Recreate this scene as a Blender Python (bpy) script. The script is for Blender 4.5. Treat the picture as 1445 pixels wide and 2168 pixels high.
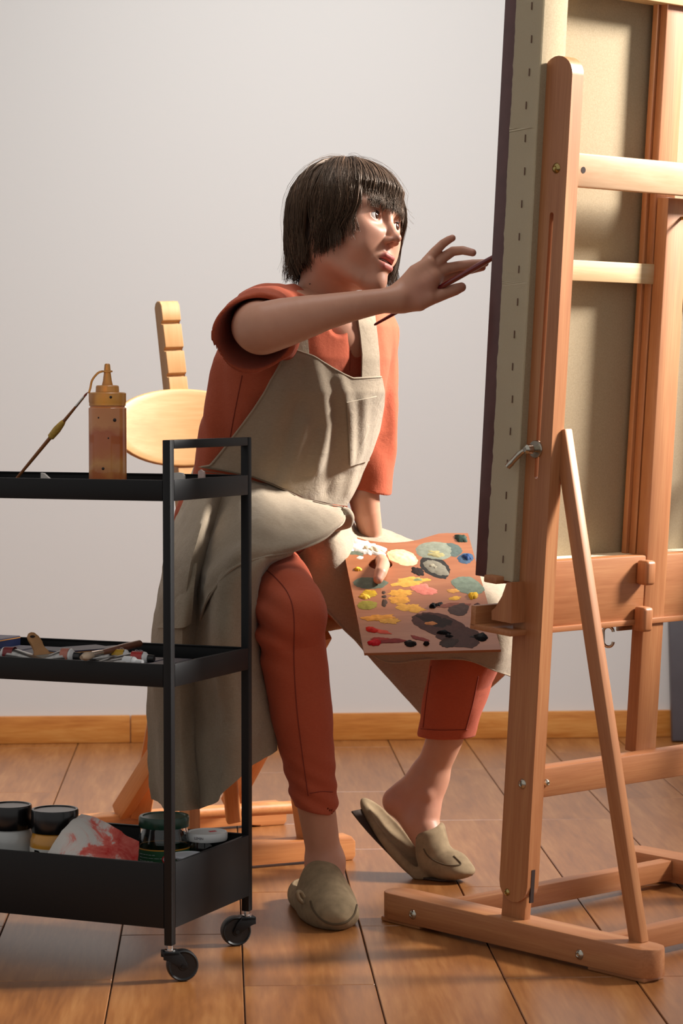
import bpy, bmesh, math, random
import numpy as np
from mathutils import Vector, Matrix, noise as mnoise

for _o in list(bpy.data.objects):
    bpy.data.objects.remove(_o)
scene = bpy.context.scene
COL = scene.collection
random.seed(7)

# ------------------------------------------------------------------ camera
FPX = 5160.0                      # focal length in pixels of the 1445x2168 frame
CAM_Z = 0.897
PITCH = math.radians(2.73)
cam_d = bpy.data.cameras.new('camera')
cam = bpy.data.objects.new('camera', cam_d)
COL.objects.link(cam)
cam.location = (0, 0, CAM_Z)
cam.rotation_euler = (math.pi / 2 - PITCH, 0, 0)
cam_d.sensor_fit = 'HORIZONTAL'
cam_d.sensor_width = 36.0
cam_d.lens = FPX / 1445.0 * 36.0
cam_d.clip_start = 0.05
cam_d.dof.use_dof = True
cam_d.dof.focus_distance = 4.15
cam_d.dof.aperture_fstop = 14.0
scene.camera = cam

# ------------------------------------------------------------------ world, lights, exposure
world = bpy.data.worlds.new('world')
scene.world = world
world.use_nodes = True
world.node_tree.nodes['Background'].inputs[0].default_value = (1.0, 0.965, 0.93, 1)
world.node_tree.nodes['Background'].inputs[1].default_value = 0.47
scene.view_settings.view_transform = 'Standard'
scene.view_settings.look = 'None'
scene.view_settings.gamma = 1.0
scene.view_settings.use_curve_mapping = False
scene.view_settings.exposure = 0.0


def area_light(name, loc, target, size, energy, color, spread=180):
    d = bpy.data.lights.new(name, 'AREA')
    d.shape = 'DISK'
    d.size = size
    d.energy = energy
    d.color = color
    d.spread = math.radians(spread)
    o = bpy.data.objects.new(name, d)
    COL.objects.link(o)
    o.location = loc
    o.rotation_euler = (Vector(target) - Vector(loc)).to_track_quat('-Z', 'Y').to_euler()
    return o


# studio key light with a grid: from the right, a little behind the easel; a soft wash on the wall and the floor behind
area_light('key_light', (5.05, 4.93, 3.95), (0.05, 4.3, 1.34), 1.25, 72.0, (1.0, 0.955, 0.90), 32)
area_light('wall_light', (0.2, 4.45, 3.25), (-0.15, 6.4, 0.1), 1.3, 23.0, (1.0, 0.985, 0.965), 95)

# ------------------------------------------------------------------ measuring helpers (pixel of the photo + depth -> metres)
_cp, _sp = math.cos(PITCH), math.sin(PITCH)


def ray(x, y):
    u = (x - 722.5) / FPX
    v = -(y - 1084.0) / FPX
    return Vector((u, _cp + v * _sp, -_sp + v * _cp))


def P(x, y, Y):
    r = ray(x, y)
    return Vector((0, 0, CAM_Z)) + r * (Y / r.y)


def floorP(x, y, z=0.0):
    r = ray(x, y)
    return Vector((0, 0, CAM_Z)) + r * ((z - CAM_Z) / r.z)


def planeP(x, y, p0, n):
    r = ray(x, y)
    o = Vector((0, 0, CAM_Z))
    t = (Vector(p0) - o).dot(n) / r.dot(n)
    return o + r * t


def V3(*a):
    return Vector(a)


# ------------------------------------------------------------------ materials
def hexc(h):
    h = h.lstrip('#')
    c = [int(h[i:i + 2], 16) / 255 for i in (0, 2, 4)]
    return tuple(x / 12.92 if x <= 0.04045 else ((x + 0.055) / 1.055) ** 2.4 for x in c) + (1.0,)


def new_mat(name):
    m = bpy.data.materials.new(name)
    m.use_nodes = True
    nt = m.node_tree
    b = nt.nodes['Principled BSDF']
    return m, nt, b


def N(nt, typ, **kw):
    n = nt.nodes.new(typ)
    for k, v in kw.items():
        if k in n.inputs:
            n.inputs[k].default_value = v
        else:
            setattr(n, k, v)
    return n


def ramp(nt, fac, stops):
    r = nt.nodes.new('ShaderNodeValToRGB')
    e = r.color_ramp.elements
    while len(e) < len(stops):
        e.new(0.5)
    for el, (p, c) in zip(e, stops):
        el.position = p
        el.color = c
    nt.links.new(fac, r.inputs[0])
    return r.outputs[0]


def bump(nt, b, height, strength=0.2, dist=0.002):
    n = nt.nodes.new('ShaderNodeBump')
    n.inputs['Strength'].default_value = strength
    n.inputs['Distance'].default_value = dist
    nt.links.new(height, n.inputs['Height'])
    nt.links.new(n.outputs[0], b.inputs['Normal'])
    return n


def plain(name, col, rough=0.5, metal=0.0, spec=0.5, coat=0.0, noise=0.0, nscale=60, bumpy=0.0):
    m, nt, b = new_mat(name)
    c = hexc(col) if isinstance(col, str) else col
    b.inputs['Base Color'].default_value = c
    b.inputs['Roughness'].default_value = rough
    b.inputs['Metallic'].default_value = metal
    b.inputs['Specular IOR Level'].default_value = spec
    b.inputs['Coat Weight'].default_value = coat
    if noise or bumpy:
        tc = N(nt, 'ShaderNodeTexCoord')
        nz = N(nt, 'ShaderNodeTexNoise', Scale=nscale, Detail=5.0)
        nt.links.new(tc.outputs['Object'], nz.inputs['Vector'])
        if noise:
            lo = tuple(max(0, x * (1 - noise)) for x in c[:3]) + (1,)
            hi = tuple(min(1, x * (1 + noise)) for x in c[:3]) + (1,)
            nt.links.new(ramp(nt, nz.outputs[0], [(0.3, lo), (0.7, hi)]), b.inputs['Base Color'])
        if bumpy:
            bump(nt, b, nz.outputs[0], bumpy, 0.001)
    return m


def wood(name, c_dark, c_mid, c_light, rough=0.45, stretch=(2.2, 30, 30), wave=1.0, seed=0.0, coat=0.0, per_object=True):
    """grain runs along the object's local X axis"""
    m, nt, b = new_mat(name)
    tc = N(nt, 'ShaderNodeTexCoord')
    oi = N(nt, 'ShaderNodeObjectInfo')
    add = N(nt, 'ShaderNodeVectorMath', operation='ADD')
    mul = N(nt, 'ShaderNodeMath', operation='MULTIPLY')
    mul.inputs[1].default_value = 37.0 if per_object else 0.0
    nt.links.new(oi.outputs['Random'], mul.inputs[0])
    nt.links.new(tc.outputs['Object'], add.inputs[0])
    nt.links.new(mul.outputs[0], add.inputs[1])
    mp = N(nt, 'ShaderNodeMapping')
    mp.inputs['Scale'].default_value = stretch
    mp.inputs['Location'].default_value = (seed, seed * 2, seed * 3)
    nt.links.new(add.outputs[0], mp.inputs['Vector'])
    n1 = N(nt, 'ShaderNodeTexNoise', Scale=1.0, Detail=6.0, Roughness=0.6, Distortion=0.6 * wave)
    nt.links.new(mp.outputs[0], n1.inputs['Vector'])
    mp2 = N(nt, 'ShaderNodeMapping')
    mp2.inputs['Scale'].default_value = (stretch[0] * 6, stretch[1] * 9, stretch[2] * 9)
    nt.links.new(add.outputs[0], mp2.inputs['Vector'])
    n2 = N(nt, 'ShaderNodeTexNoise', Scale=1.0, Detail=3.0, Roughness=0.6)
    nt.links.new(mp2.outputs[0], n2.inputs['Vector'])
    mix = N(nt, 'ShaderNodeMix', data_type='FLOAT')
    mix.inputs[0].default_value = 0.35
    nt.links.new(n1.outputs[0], mix.inputs[2])
    nt.links.new(n2.outputs[0], mix.inputs[3])
    col = ramp(nt, mix.outputs[0], [(0.3, hexc(c_dark)), (0.5, hexc(c_mid)), (0.68, hexc(c_light))])
    nt.links.new(col, b.inputs['Base Color'])
    b.inputs['Roughness'].default_value = rough
    b.inputs['Coat Weight'].default_value = coat
    b.inputs['Coat Roughness'].default_value = 0.25
    bump(nt, b, mix.outputs[0], 0.12, 0.0006)
    return m


def linen(name, c_dark, c_light, rough=0.9, scale=900.0, crumple=0.35, sheen=0.15, coord='Object', wr=26.0, weave=0.5):
    m, nt, b = new_mat(name)
    tc = N(nt, 'ShaderNodeTexCoord')
    outs = []
    for rot, sc in (((0, 0, 0), (1, 1, 0.06)), ((0, 0, 0), (0.06, 0.06, 1))):
        mp = N(nt, 'ShaderNodeMapping')
        mp.inputs['Scale'].default_value = sc
        nt.links.new(tc.outputs[coord], mp.inputs['Vector'])
        nz = N(nt, 'ShaderNodeTexNoise', Scale=scale, Detail=2.0)
        nt.links.new(mp.outputs[0], nz.inputs['Vector'])
        outs.append(nz.outputs[0])
    av = N(nt, 'ShaderNodeMath', operation='ADD')
    nt.links.new(outs[0], av.inputs[0])
    nt.links.new(outs[1], av.inputs[1])
    hf = N(nt, 'ShaderNodeMath', operation='MULTIPLY')
    hf.inputs[1].default_value = 0.5
    nt.links.new(av.outputs[0], hf.inputs[0])
    big = N(nt, 'ShaderNodeTexNoise', Scale=wr, Detail=6.0, Roughness=0.62, Distortion=0.5)
    nt.links.new(tc.outputs[coord], big.inputs['Vector'])
    nt.links.new(ramp(nt, hf.outputs[0], [(0.32, hexc(c_dark)), (0.68, hexc(c_light))]), b.inputs['Base Color'])
    b.inputs['Roughness'].default_value = rough
    b.inputs['Sheen Weight'].default_value = sheen
    b.inputs['Specular IOR Level'].default_value = 0.2
    b1 = N(nt, 'ShaderNodeBump')
    b1.inputs['Strength'].default_value = crumple
    b1.inputs['Distance'].default_value = 0.006
    nt.links.new(big.outputs[0], b1.inputs['Height'])
    b2 = N(nt, 'ShaderNodeBump')
    b2.inputs['Strength'].default_value = weave
    b2.inputs['Distance'].default_value = 0.0006
    nt.links.new(hf.outputs[0], b2.inputs['Height'])
    nt.links.new(b1.outputs[0], b2.inputs['Normal'])
    nt.links.new(b2.outputs[0], b.inputs['Normal'])
    return m


def glassy(name, col=(1, 1, 1, 1), rough=0.02, ior=1.45, trans=1.0):
    m, nt, b = new_mat(name)
    b.inputs['Base Color'].default_value = col
    b.inputs['Roughness'].default_value = rough
    b.inputs['IOR'].default_value = ior
    b.inputs['Transmission Weight'].default_value = trans
    return m


# ------------------------------------------------------------------ object helpers
def tag(o, label=None, cat=None, group=None, kind=None):
    if label: o['label'] = label
    if cat: o['category'] = cat
    if group: o['group'] = group
    if kind: o['kind'] = kind
    return o


def empty(name, loc, label=None, cat=None, group=None):
    o = bpy.data.objects.new(name, None)
    o.empty_display_size = 0.05
    COL.objects.link(o)
    o.location = loc
    return tag(o, label, cat, group)


def world_of(o):
    m = o.matrix_basis.copy()
    while o.parent:
        m = o.parent.matrix_basis @ (o.matrix_parent_inverse @ m)
        o = o.parent
    return m


def adopt(o, parent):
    """make o a child of parent, keeping o where it is (matrix_basis is read as world)"""
    if parent is not None:
        o.parent = parent
        o.matrix_parent_inverse = world_of(parent).inverted()
    return o


def link_mesh(name, me, mat, parent=None, matrix=None):
    o = bpy.data.objects.new(name, me)
    COL.objects.link(o)
    if mat is not None and len(me.materials) == 0:
        for mm in (mat if isinstance(mat, (list, tuple)) else [mat]):
            me.materials.append(mm)
    if matrix is not None:
        o.matrix_basis = matrix
    adopt(o, parent)
    return o


def bm_obj(name, bm, mat, parent=None, matrix=None, smooth=False, angle=None):
    me = bpy.data.meshes.new(name)
    bmesh.ops.recalc_face_normals(bm, faces=bm.faces[:])
    bm.to_mesh(me)
    bm.free()
    if smooth:
        for p in me.polygons:
            p.use_smooth = True
        if angle:
            me.set_sharp_from_angle(angle=math.radians(angle))
    return link_mesh(name, me, mat, parent, matrix)


def np_obj(name, verts, faces, mat, parent=None, smooth=True, matrix=None, angle=None):
    me = bpy.data.meshes.new(name)
    me.from_pydata([tuple(v) for v in verts], [], [tuple(f) for f in faces])
    me.update()
    if smooth:
        me.polygons.foreach_set('use_smooth', [True] * len(me.polygons))
        if angle:
            me.set_sharp_from_angle(angle=math.radians(angle))
    return link_mesh(name, me, mat, parent, matrix)


def frame(origin, xaxis, yhint=None, zhint=None):
    """matrix with local X along xaxis; Y or Z closest to the given hint"""
    x = Vector(xaxis).normalized()
    if zhint is not None:
        z = Vector(zhint); z = (z - x * z.dot(x)).normalized()
        y = z.cross(x)
    else:
        y = Vector(yhint); y = (y - x * y.dot(x)).normalized()
        z = x.cross(y)
    m = Matrix((x, y, z)).transposed().to_4x4()
    m.translation = Vector(origin)
    return m


def bm_box(bm, x0, x1, y0, y1, z0, z1, bev=0.0, seg=2):
    vs = [bm.verts.new((x, y, z)) for x in (x0, x1) for y in (y0, y1) for z in (z0, z1)]
    idx = [(0, 1, 3, 2), (4, 6, 7, 5), (0, 4, 5, 1), (2, 3, 7, 6), (0, 2, 6, 4), (1, 5, 7, 3)]
    fs = [bm.faces.new([vs[i] for i in f]) for f in idx]
    if bev > 0:
        es = list({e for f in fs for e in f.edges})
        bmesh.ops.bevel(bm, geom=es, offset=bev, segments=seg, profile=0.5, affect='EDGES', clamp_overlap=True)


def beam(name, p0, p1, wdt, thk, ydir, mat, parent=None, bev=0.002, y0=None, z0=None, seg=2):
    """plank from p0 to p1: local X along, wdt along ydir (local Y), thk along local Z; y0/z0 start offsets (default centred)"""
    p0 = Vector(p0); p1 = Vector(p1)
    L = (p1 - p0).length
    m = frame(p0, p1 - p0, yhint=ydir)
    bm = bmesh.new()
    ya = -wdt / 2 if y0 is None else y0
    za = -thk / 2 if z0 is None else z0
    bm_box(bm, 0, L, ya, ya + wdt, za, za + thk, bev, seg)
    return bm_obj(name, bm, mat, parent, m, smooth=True, angle=40)


def prism(name, pts, thk, mat, parent=None, matrix=None, bev=0.0, z0=0.0, seg=2, smooth=True):
    """extrude a closed 2-D outline (local XY) by thk along local Z"""
    bm = bmesh.new()
    lo = [bm.verts.new((p[0], p[1], z0)) for p in pts]
    hi = [bm.verts.new((p[0], p[1], z0 + thk)) for p in pts]
    n = len(pts)
    bm.faces.new(lo[::-1]); bm.faces.new(hi)
    for i in range(n):
        bm.faces.new((lo[i], lo[(i + 1) % n], hi[(i + 1) % n], hi[i]))
    if bev > 0:
        es = [e for e in bm.edges if abs(e.verts[0].co.z - e.verts[1].co.z) < 1e-9]
        bmesh.ops.bevel(bm, geom=es, offset=bev, segments=seg, profile=0.5, affect='EDGES', clamp_overlap=True)
    return bm_obj(name, bm, mat, parent, matrix, smooth=smooth, angle=40)


def lathe(name, prof, mat, parent=None, matrix=None, seg=32, smooth=True, angle=35, sx=1.0):
    """profile of (radius, height) turned about local Z"""
    bm = bmesh.new()
    rings = []
    for r, z in prof:
        if r < 1e-6:
            rings.append([bm.verts.new((0, 0, z))])
        else:
            rings.append([bm.verts.new((r * sx * math.cos(2 * math.pi * i / seg), r * math.sin(2 * math.pi * i / seg), z)) for i in range(seg)])
    for a, b in zip(rings, rings[1:]):
        for i in range(seg):
            j = (i + 1) % seg
            if len(a) == 1 and len(b) == 1:
                continue
            if len(a) == 1:
                bm.faces.new((a[0], b[i], b[j]))
            elif len(b) == 1:
                bm.faces.new((a[i], b[0], a[j]))
            else:
                bm.faces.new((a[i], b[i], b[j], a[j]))
    return bm_obj(name, bm, mat, parent, matrix, smooth=smooth, angle=angle)


def smooth_path(pts, n=8):
    """Catmull-Rom through points"""
    pts = [Vector(p) for p in pts]
    out = []
    ext = [pts[0] * 2 - pts[1]] + pts + [pts[-1] * 2 - pts[-2]]
    for i in range(1, len(ext) - 2):
        p0, p1, p2, p3 = ext[i - 1:i + 3]
        for k in range(n):
            t = k / n
            out.append(0.5 * ((2 * p1) + (p2 - p0) * t + (2 * p0 - 5 * p1 + 4 * p2 - p3) * t * t + (3 * p1 - p0 - 3 * p2 + p3) * t ** 3))
    out.append(pts[-1])
    return out


def bm_tube(bm, pts, rad, seg=10, cap=True):
    pts = [Vector(p) for p in pts]
    n = len(pts)
    rad = rad if isinstance(rad, (list, tuple)) else [rad] * n
    t = (pts[1] - pts[0]).normalized()
    ref = Vector((0, 0, 1)) if abs(t.z) < 0.9 else Vector((1, 0, 0))
    u = t.cross(ref).normalized()
    rings = []
    for i in range(n):
        if i == 0: t = pts[1] - pts[0]
        elif i == n - 1: t = pts[-1] - pts[-2]
        else: t = pts[i + 1] - pts[i - 1]
        t.normalize()
        u = (u - t * u.dot(t)).normalized()
        v = t.cross(u)
        rings.append([bm.verts.new(pts[i] + (u * math.cos(2 * math.pi * k / seg) + v * math.sin(2 * math.pi * k / seg)) * rad[i]) for k in range(seg)])
    for a, b in zip(rings, rings[1:]):
        for k in range(seg):
            j = (k + 1) % seg
            bm.faces.new((a[k], b[k], b[j], a[j]))
    if cap:
        bm.faces.new(rings[0]); bm.faces.new(rings[-1][::-1])


def tube(name, pts, rad, mat, parent=None, seg=10, matrix=None, smooth=True):
    bm = bmesh.new()
    bm_tube(bm, pts, rad, seg)
    return bm_obj(name, bm, mat, parent, matrix, smooth=smooth, angle=50)


def text_obj(name, s, size, mat, parent, matrix, extrude=0.0002, align='LEFT', shear=0.0):
    cu = bpy.data.curves.new(name, 'FONT')
    cu.body = s
    cu.size = size
    cu.extrude = extrude
    cu.shear = shear
    cu.align_x = align
    tmp = bpy.data.objects.new('tmp_text', cu)
    COL.objects.link(tmp)
    dg = bpy.context.evaluated_depsgraph_get()
    me = bpy.data.meshes.new_from_object(tmp.evaluated_get(dg))
    bpy.data.objects.remove(tmp)
    me.materials.clear()
    me.name = name
    return link_mesh(name, me, mat, parent, matrix)


def wrap_text(o, radius):
    """bend a flat text mesh (local XY, Z out) round a cylinder whose axis is local Y through z=-radius"""
    for v in o.data.vertices:
        a = v.co.x / radius
        r = radius + v.co.z
        v.co.x = r * math.sin(a)
        v.co.z = r * math.cos(a) - radius
    return o
# ------------------------------------------------------------------ setting
M = {}
M['wall'] = plain('wall_paint', '#e0dcd7', 0.9, spec=0.2, noise=0.012, nscale=3, bumpy=0.0)
_m, _nt, _b = new_mat('wall_plaster')
_b.inputs['Base Color'].default_value = hexc('#d9d8d6')
_b.inputs['Roughness'].default_value = 0.92
_b.inputs['Specular IOR Level'].default_value = 0.15
_tc = N(_nt, 'ShaderNodeTexCoord'); _nz = N(_nt, 'ShaderNodeTexNoise', Scale=55.0, Detail=6.0, Roughness=0.6)
_nt.links.new(_tc.outputs['Object'], _nz.inputs['Vector'])
bump(_nt, _b, _nz.outputs[0], 0.12, 0.002)
M['wall'] = _m
M['floor_gap'] = plain('floor_gap', '#3a2212', 0.9)
M['plank'] = wood('floor_plank_oak', '#744522', '#905b2f', '#a57141', 0.34, (1.6, 13, 13), 2.2, coat=0.25)
M['base_oak'] = wood('baseboard_oak', '#a8601f', '#c47f38', '#d79a52', 0.45, (2.5, 22, 22), 1.6)

# wall: a line on the floor, nearly square to the view, receding slightly to the right
WD = Vector((1, 0.075, 0)).normalized()              # along the wall
WN = Vector((WD.y, -WD.x, 0))                         # into the room
W0 = floorP(640, 1569)                                # foot of the skirting face
bm = bmesh.new()
mw = frame(W0 - WN * 0.016, WD, zhint=(0, 0, 1))
bm_box(bm, -3.2, 3.2, 0.0, 0.12, 0.0, 3.0)
tag(bm_obj('wall_back', bm, M['wall'], None, mw), kind='structure')

# skirting: boards butted end to end
bb = empty('baseboard_back', W0)
tag(bb, kind='structure')
seam_x = (floorP(276, 1575) - W0).dot(WD)
for i, (a, b_) in enumerate(((seam_x - 1.8, seam_x - 0.0008), (seam_x + 0.0008, seam_x + 2.0), (seam_x + 2.0016, 3.2))):
    m_ = frame(W0 + WD * a, WD, zhint=(0, 0, 1))
    bm = bmesh.new()
    bm_box(bm, 0, b_ - a, 0.0, 0.016, 0.0, 0.071, 0.003)
    bm_obj('board', bm, M['base_oak'], bb, m_, smooth=True, angle=40)

# floor: sub-floor slab plus planks with open joints
FD = Vector((-0.0498, 0.9988, 0)).normalized()        # along the planks
FR = Vector((FD.y, -FD.x, 0))                         # across
bm = bmesh.new()
bm_box(bm, -3.3, 3.3, -0.4, 7.6, -0.06, -0.0045)
fl = tag(bm_obj('floor', bm, M['floor_gap']), kind='structure')
PW, PL, GAP = 0.2008, 0.70, 0.0022
pm = bmesh.new()
bm_box(pm, 0, PL - GAP, GAP / 2, PW - GAP / 2, -0.012, 0.0, 0.0011, 1)
pme = bpy.data.meshes.new('plank')
bmesh.ops.recalc_face_normals(pm, faces=pm.faces[:])
pm.to_mesh(pme); pm.free()
pme.materials.append(M['plank'])
base_c = floorP(511, 1977)
STAG = {-2: 3.38, -1: 3.70, 0: 4.02 - 0.0, 1: 4.37, 2: 4.09, 3: 4.42, 4: 3.73}
for c in range(-9, 11):
    o_c = base_c + FR * (PW * (c - 1))
    yc = STAG.get(c, 3.7 + 0.34 * c)
    s0 = (yc - o_c.y) / FD.y
    k0 = math.floor((s0 + 1.2) / PL)
    for k in range(-k0 - 3, 6):
        s = s0 + k * PL
        if s + o_c.y < 2.2 or s + o_c.y > 6.42:
            continue
        o = bpy.data.objects.new('plank', pme)
        COL.objects.link(o)
        o.matrix_basis = frame(o_c + FD * s + FR * PW, FD, yhint=-FR)
        adopt(o, fl)
# ------------------------------------------------------------------ easel
M['beech'] = wood('beech', '#985d37', '#ab7047', '#ba8356', 0.42, (2.0, 34, 34), 0.7)
M['beech_pale'] = wood('pale_beech', '#bd8f68', '#caa17c', '#d4b08c', 0.45, (2.2, 18, 18), 2.0)
M['steel'] = plain('steel', '#b9b2a4', 0.25, 1.0)
M['brass'] = plain('brass_bolt', '#b09a62', 0.28, 1.0)
M['hole'] = plain('dark_hole', '#2a150c', 0.9)

EA = floorP(797, 1949)
EB = floorP(1318, 2074)
eb = (EB - EA).normalized()                 # base feet run this way, towards the back of the easel
ew = Vector((-eb.y, eb.x, 0))               # across the easel, away from the camera to the right
UP = Vector((0, 0, 1))
BW = 0.60                                   # spacing of the two sides
easel = empty('studio_easel', EA + eb * 0.28 + ew * 0.3, 'large beech wood studio easel holding the tall canvas', 'easel')


def near(x, y, off=0.0):
    """point of the photo on the easel's side plane, off metres across"""
    return planeP(x, y, EA + ew * off, ew)


def bolt(p, n, r, mat, parent, h=0.004):
    m = frame(p, Vector((0, 0, 1)).cross(n) if abs(n.z) < .9 else (1, 0, 0), zhint=n)
    return lathe('bolt', [(0, h), (r * .25, h), (r * .3, h * .7), (r * .45, h * .95), (r * .8, h * .6), (r, 0), (r, -0.002)], mat, parent, m, 16)


L_base = (EB - EA).length + 0.05
FT = 0.058                                   # foot thickness across
for side in (0, 1):
    o_ = EA + ew * (side * BW)
    m_ = frame(o_, eb, zhint=UP)             # local X along foot, Y = away, Z up
    H = 0.052
    pts = []
    for k in range(7):                       # rounded rear end, in plan
        a = -math.pi / 2 + math.pi * k / 6
        pts.append((L_base - 0.029 + 0.029 * math.cos(a), FT / 2 + FT / 2 * math.sin(a)))
    pts += [(0.03, FT)] + [(0.03 - 0.03 * math.sin(a), FT / 2 + FT / 2 * math.cos(a)) for a in (math.radians(d) for d in (25, 50, 75, 90, 105, 130, 155))] + [(0.03, 0.0)]
    ft = prism('foot_beam', pts, H - 0.006, M['beech'], easel, m_, 0.003, z0=0.006)
    for (xa, xb) in ((0.004, 0.10), (L_base - 0.13, L_base - 0.012)):
        bm = bmesh.new()
        bm_box(bm, xa, xb, 0.006, FT - 0.006, 0.0, 0.008, 0.002)
        bm_obj('pad', bm, M['beech'], ft, m_, smooth=True, angle=40)
    if side == 0:
        for px in ((873, 1936), (1226, 2021)):
            q = near(*px)
            bolt(q, -ew, 0.0085, M['steel'], ft)

# two low rails joining the feet
q0 = near(960, 1920, FT); q1 = near(1290, 2000, FT)
for q in (q0, q1):
    s = (q - EA).dot(eb)
    a = EA + eb * s + ew * (FT - 0.0) + UP * 0.030
    beam('base_rail', a, a + ew * (BW - FT), 0.036, 0.028, UP, M['beech'], easel, 0.002)

# side posts: a tall plank leaning back, rounded at the top, slotted, forked at the foot round a tenon
PO = 0.014                                   # offset of the post's near face from the foot's near face
PT = 0.026                                   # post thickness across
pA = near(1055, 1890, PO); pB = near(1149, 160, PO)
pdir = (pB - pA).normalized()
pr = ew.cross(pdir)                          # in-plane, square to the post
if pr.dot(eb) < 0: pr = -pr
PWD = 0.063
Lp = (pB - pA).length
post_lines = {}


def post_xy(x, y):
    q = near(x, y, PO) - pA
    return q.dot(pdir), q.dot(pr)


for side in (0, 1):
    o_ = pA + ew * (side * (BW - 0.002))
    m_ = frame(o_, pdir, yhint=pr)
    zs = 1 if m_.col[2].to_3d().dot(ew) > 0 else -1
    out = [(0.0, 0.010), (0.010, 0.0)]
    out += [(0.0, 0.010)][:0]
    top = []
    for k in range(13):
        a = -math.pi / 2 + math.pi * k / 12
        top.append((Lp + PWD / 2 * math.cos(a) * 0.95, PWD / 2 + PWD / 2 * math.sin(a)))
    bot = []
    for k in range(9):
        a = math.pi / 2 + math.pi * k / 8
        bot.append((0.0 + 0.022 + 0.03 * math.cos(a), PWD / 2 + PWD / 2 * math.sin(a)))
    outline = top + bot
    # post built from three laminae so the slot and the fork are real openings
    s0x, s0y = post_xy(1134, 1008); s1x, s1y = post_xy(1167, 455)
    bm = bmesh.new()
    n = len(outline)
    sl = []
    sw = 0.0042
    for k in range(9):
        a = math.pi / 2 + math.pi * k / 8
        sl.append((s0x + sw * math.cos(a), s0y + sw * math.sin(a)))
    for k in range(9):
        a = -math.pi / 2 + math.pi * k / 8
        sl.append((s1x + sw * math.cos(a), s1y + sw * math.sin(a)))
    loops = []
    for z in (0.0, PT * zs):
        lo = [bm.verts.new((p[0], p[1], z)) for p in outline]
        ls = [bm.verts.new((p[0], p[1], z)) for p in sl]
        eo = [bm.edges.new((lo[i], lo[(i + 1) % n])) for i in range(n)]
        es = [bm.edges.new((ls[i], ls[(i + 1) % len(ls)])) for i in range(len(ls))]
        bmesh.ops.triangle_fill(bm, edges=eo + es, use_beauty=True)
        loops.append((lo, ls))
    for a, b_ in ((loops[0][0], loops[1][0]), (loops[0][1], loops[1][1])):
        for i in range(len(a)):
            bm.faces.new((a[i], a[(i + 1) % len(a)], b_[(i + 1) % len(a)], b_[i]))
    post = bm_obj('post', bm, M['beech'], easel, m_, smooth=True, angle=35)
    # tenon block from the foot into the fork
    tb = o_ + ew * (PT * 0.5) + pr * (PWD * 0.48)
    t0 = EA + ew * (side * BW + PO + PT * 0.5 - 0.002)
    t0 = t0 + eb * ((tb - pdir * 0.04) - t0).dot(eb); t0.z = 0.045
    beam('tenon', t0, tb + pdir * 0.02, 0.052, 0.014, pr, M['beech'], easel, 0.001)
    bm = bmesh.new()                            # fork slit seen on the rear edge
    bm_box(bm, -0.004, 0.05, PWD - 0.002, PWD + 0.0006, PT * zs * 0.5 - 0.005, PT * zs * 0.5 + 0.003)
    bm_obj('fork_slit', bm, M['hole'], post, m_)
    if side == 0:
        for px, r, mt in (((1177, 356), 0.0085, 'brass'), ((1105, 1660), 0.0085, 'steel'), ((1073, 1889), 0.006, 'brass')):
            bolt(near(px[0], px[1], PO), -ew, r, M[mt], post)
    else:
        pass

# crossbars between the posts
rear = pA + pr * PWD                          # rear edge line of the near post


def rearP(x, y, inset=0.0):
    """photo point on the plane of the posts' rear faces"""
    return planeP(x, y, rear - pr * inset, pr)


def crossbar(name, ytop, ybot, xref, inset, thk, mat, wa=PT, wb=None):
    a = rearP(xref, ytop, inset); b_ = rearP(xref, ybot, inset)
    sa = (a - pA).dot(pdir); sb = (b_ - pA).dot(pdir)
    mid = pA + pr * (PWD - inset - thk / 2) + pdir * (sa + sb) / 2 + ew * wa
    e = mid + ew * ((wb if wb else BW) - wa)
    return beam(name, mid, e, abs(sa - sb), thk, pdir, mat, easel, 0.003)


cb_top = crossbar('crossbar', 323.5, 396, 1226, 0.006, 0.024, M['beech_pale'])
q = rearP(1234, 360, 0.006)
lathe('peg_hole', [(0, 0.0004), (0.0052, 0.0004), (0.0052, -0.003)], M['hole'], cb_top, frame(q, ew, zhint=pr), 18)
cb_low = crossbar('crossbar', 1627, 1690, 1146, 0.012, 0.026, M['beech'])
bolt(rearP(1155, 1657, 0.012), pr, 0.0062, M['steel'], cb_low, 0.006)

# mast: rear upright, groove strip, front sliding bar
MW = 0.285                                    # where the mast's near face stands across the easel


def mastP(x, y):
    return planeP(x, y, pA + ew * MW, ew)


def upright(name, s0, s1, d0, d1, w0, w1, mat):
    """bar along the posts' direction between pr-depths d0..d1 and across w0..w1"""
    a = pA + pdir * s0 + pr * (d0 + d1) / 2 + ew * (w0 + w1) / 2
    return beam(name, a, a + pdir * (s1 - s0), abs(d1 - d0), abs(w1 - w0), pr, mat, easel, 0.002)


def mast_sd(x, y):
    q = mastP(x, y) - pA
    return q.dot(pdir), q.dot(pr)


s_low, dA = mast_sd(1345, 1594)
s_top = (rearP(1226, 398, 0.006) - pA).dot(pdir) - 0.002
s_mid, d_rear = mast_sd(1380, 1000)
_, d_r0 = mast_sd(1356, 1000)
_, d_f1 = mast_sd(1352, 1000)
_, d_f0 = mast_sd(1338, 1000)
_, d_fa = mast_sd(1327, 1000)
rear_up = upright('rear_upright', s_low, s_top, d_r0, d_rear, MW, MW + 0.052, M['beech'])
s_bot, _ = mast_sd(1330, 1178)
upright('mast_groove', s_bot, s_top - 0.01, d_f1, d_r0 + 0.001, MW + 0.010, MW + 0.040, M['hole'])
upright('mast', s_bot, s_top + 0.75, d_f0, d_f1, MW + 0.002, MW + 0.050, M['beech'])
upright('mast', s_bot + 0.0, s_top + 0.75, d_fa, d_f0 - 0.0008, MW - 0.004, MW + 0.056, M['beech'])
pk = planeP(1441, 462, pA + pr * d_rear, pr)
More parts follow.
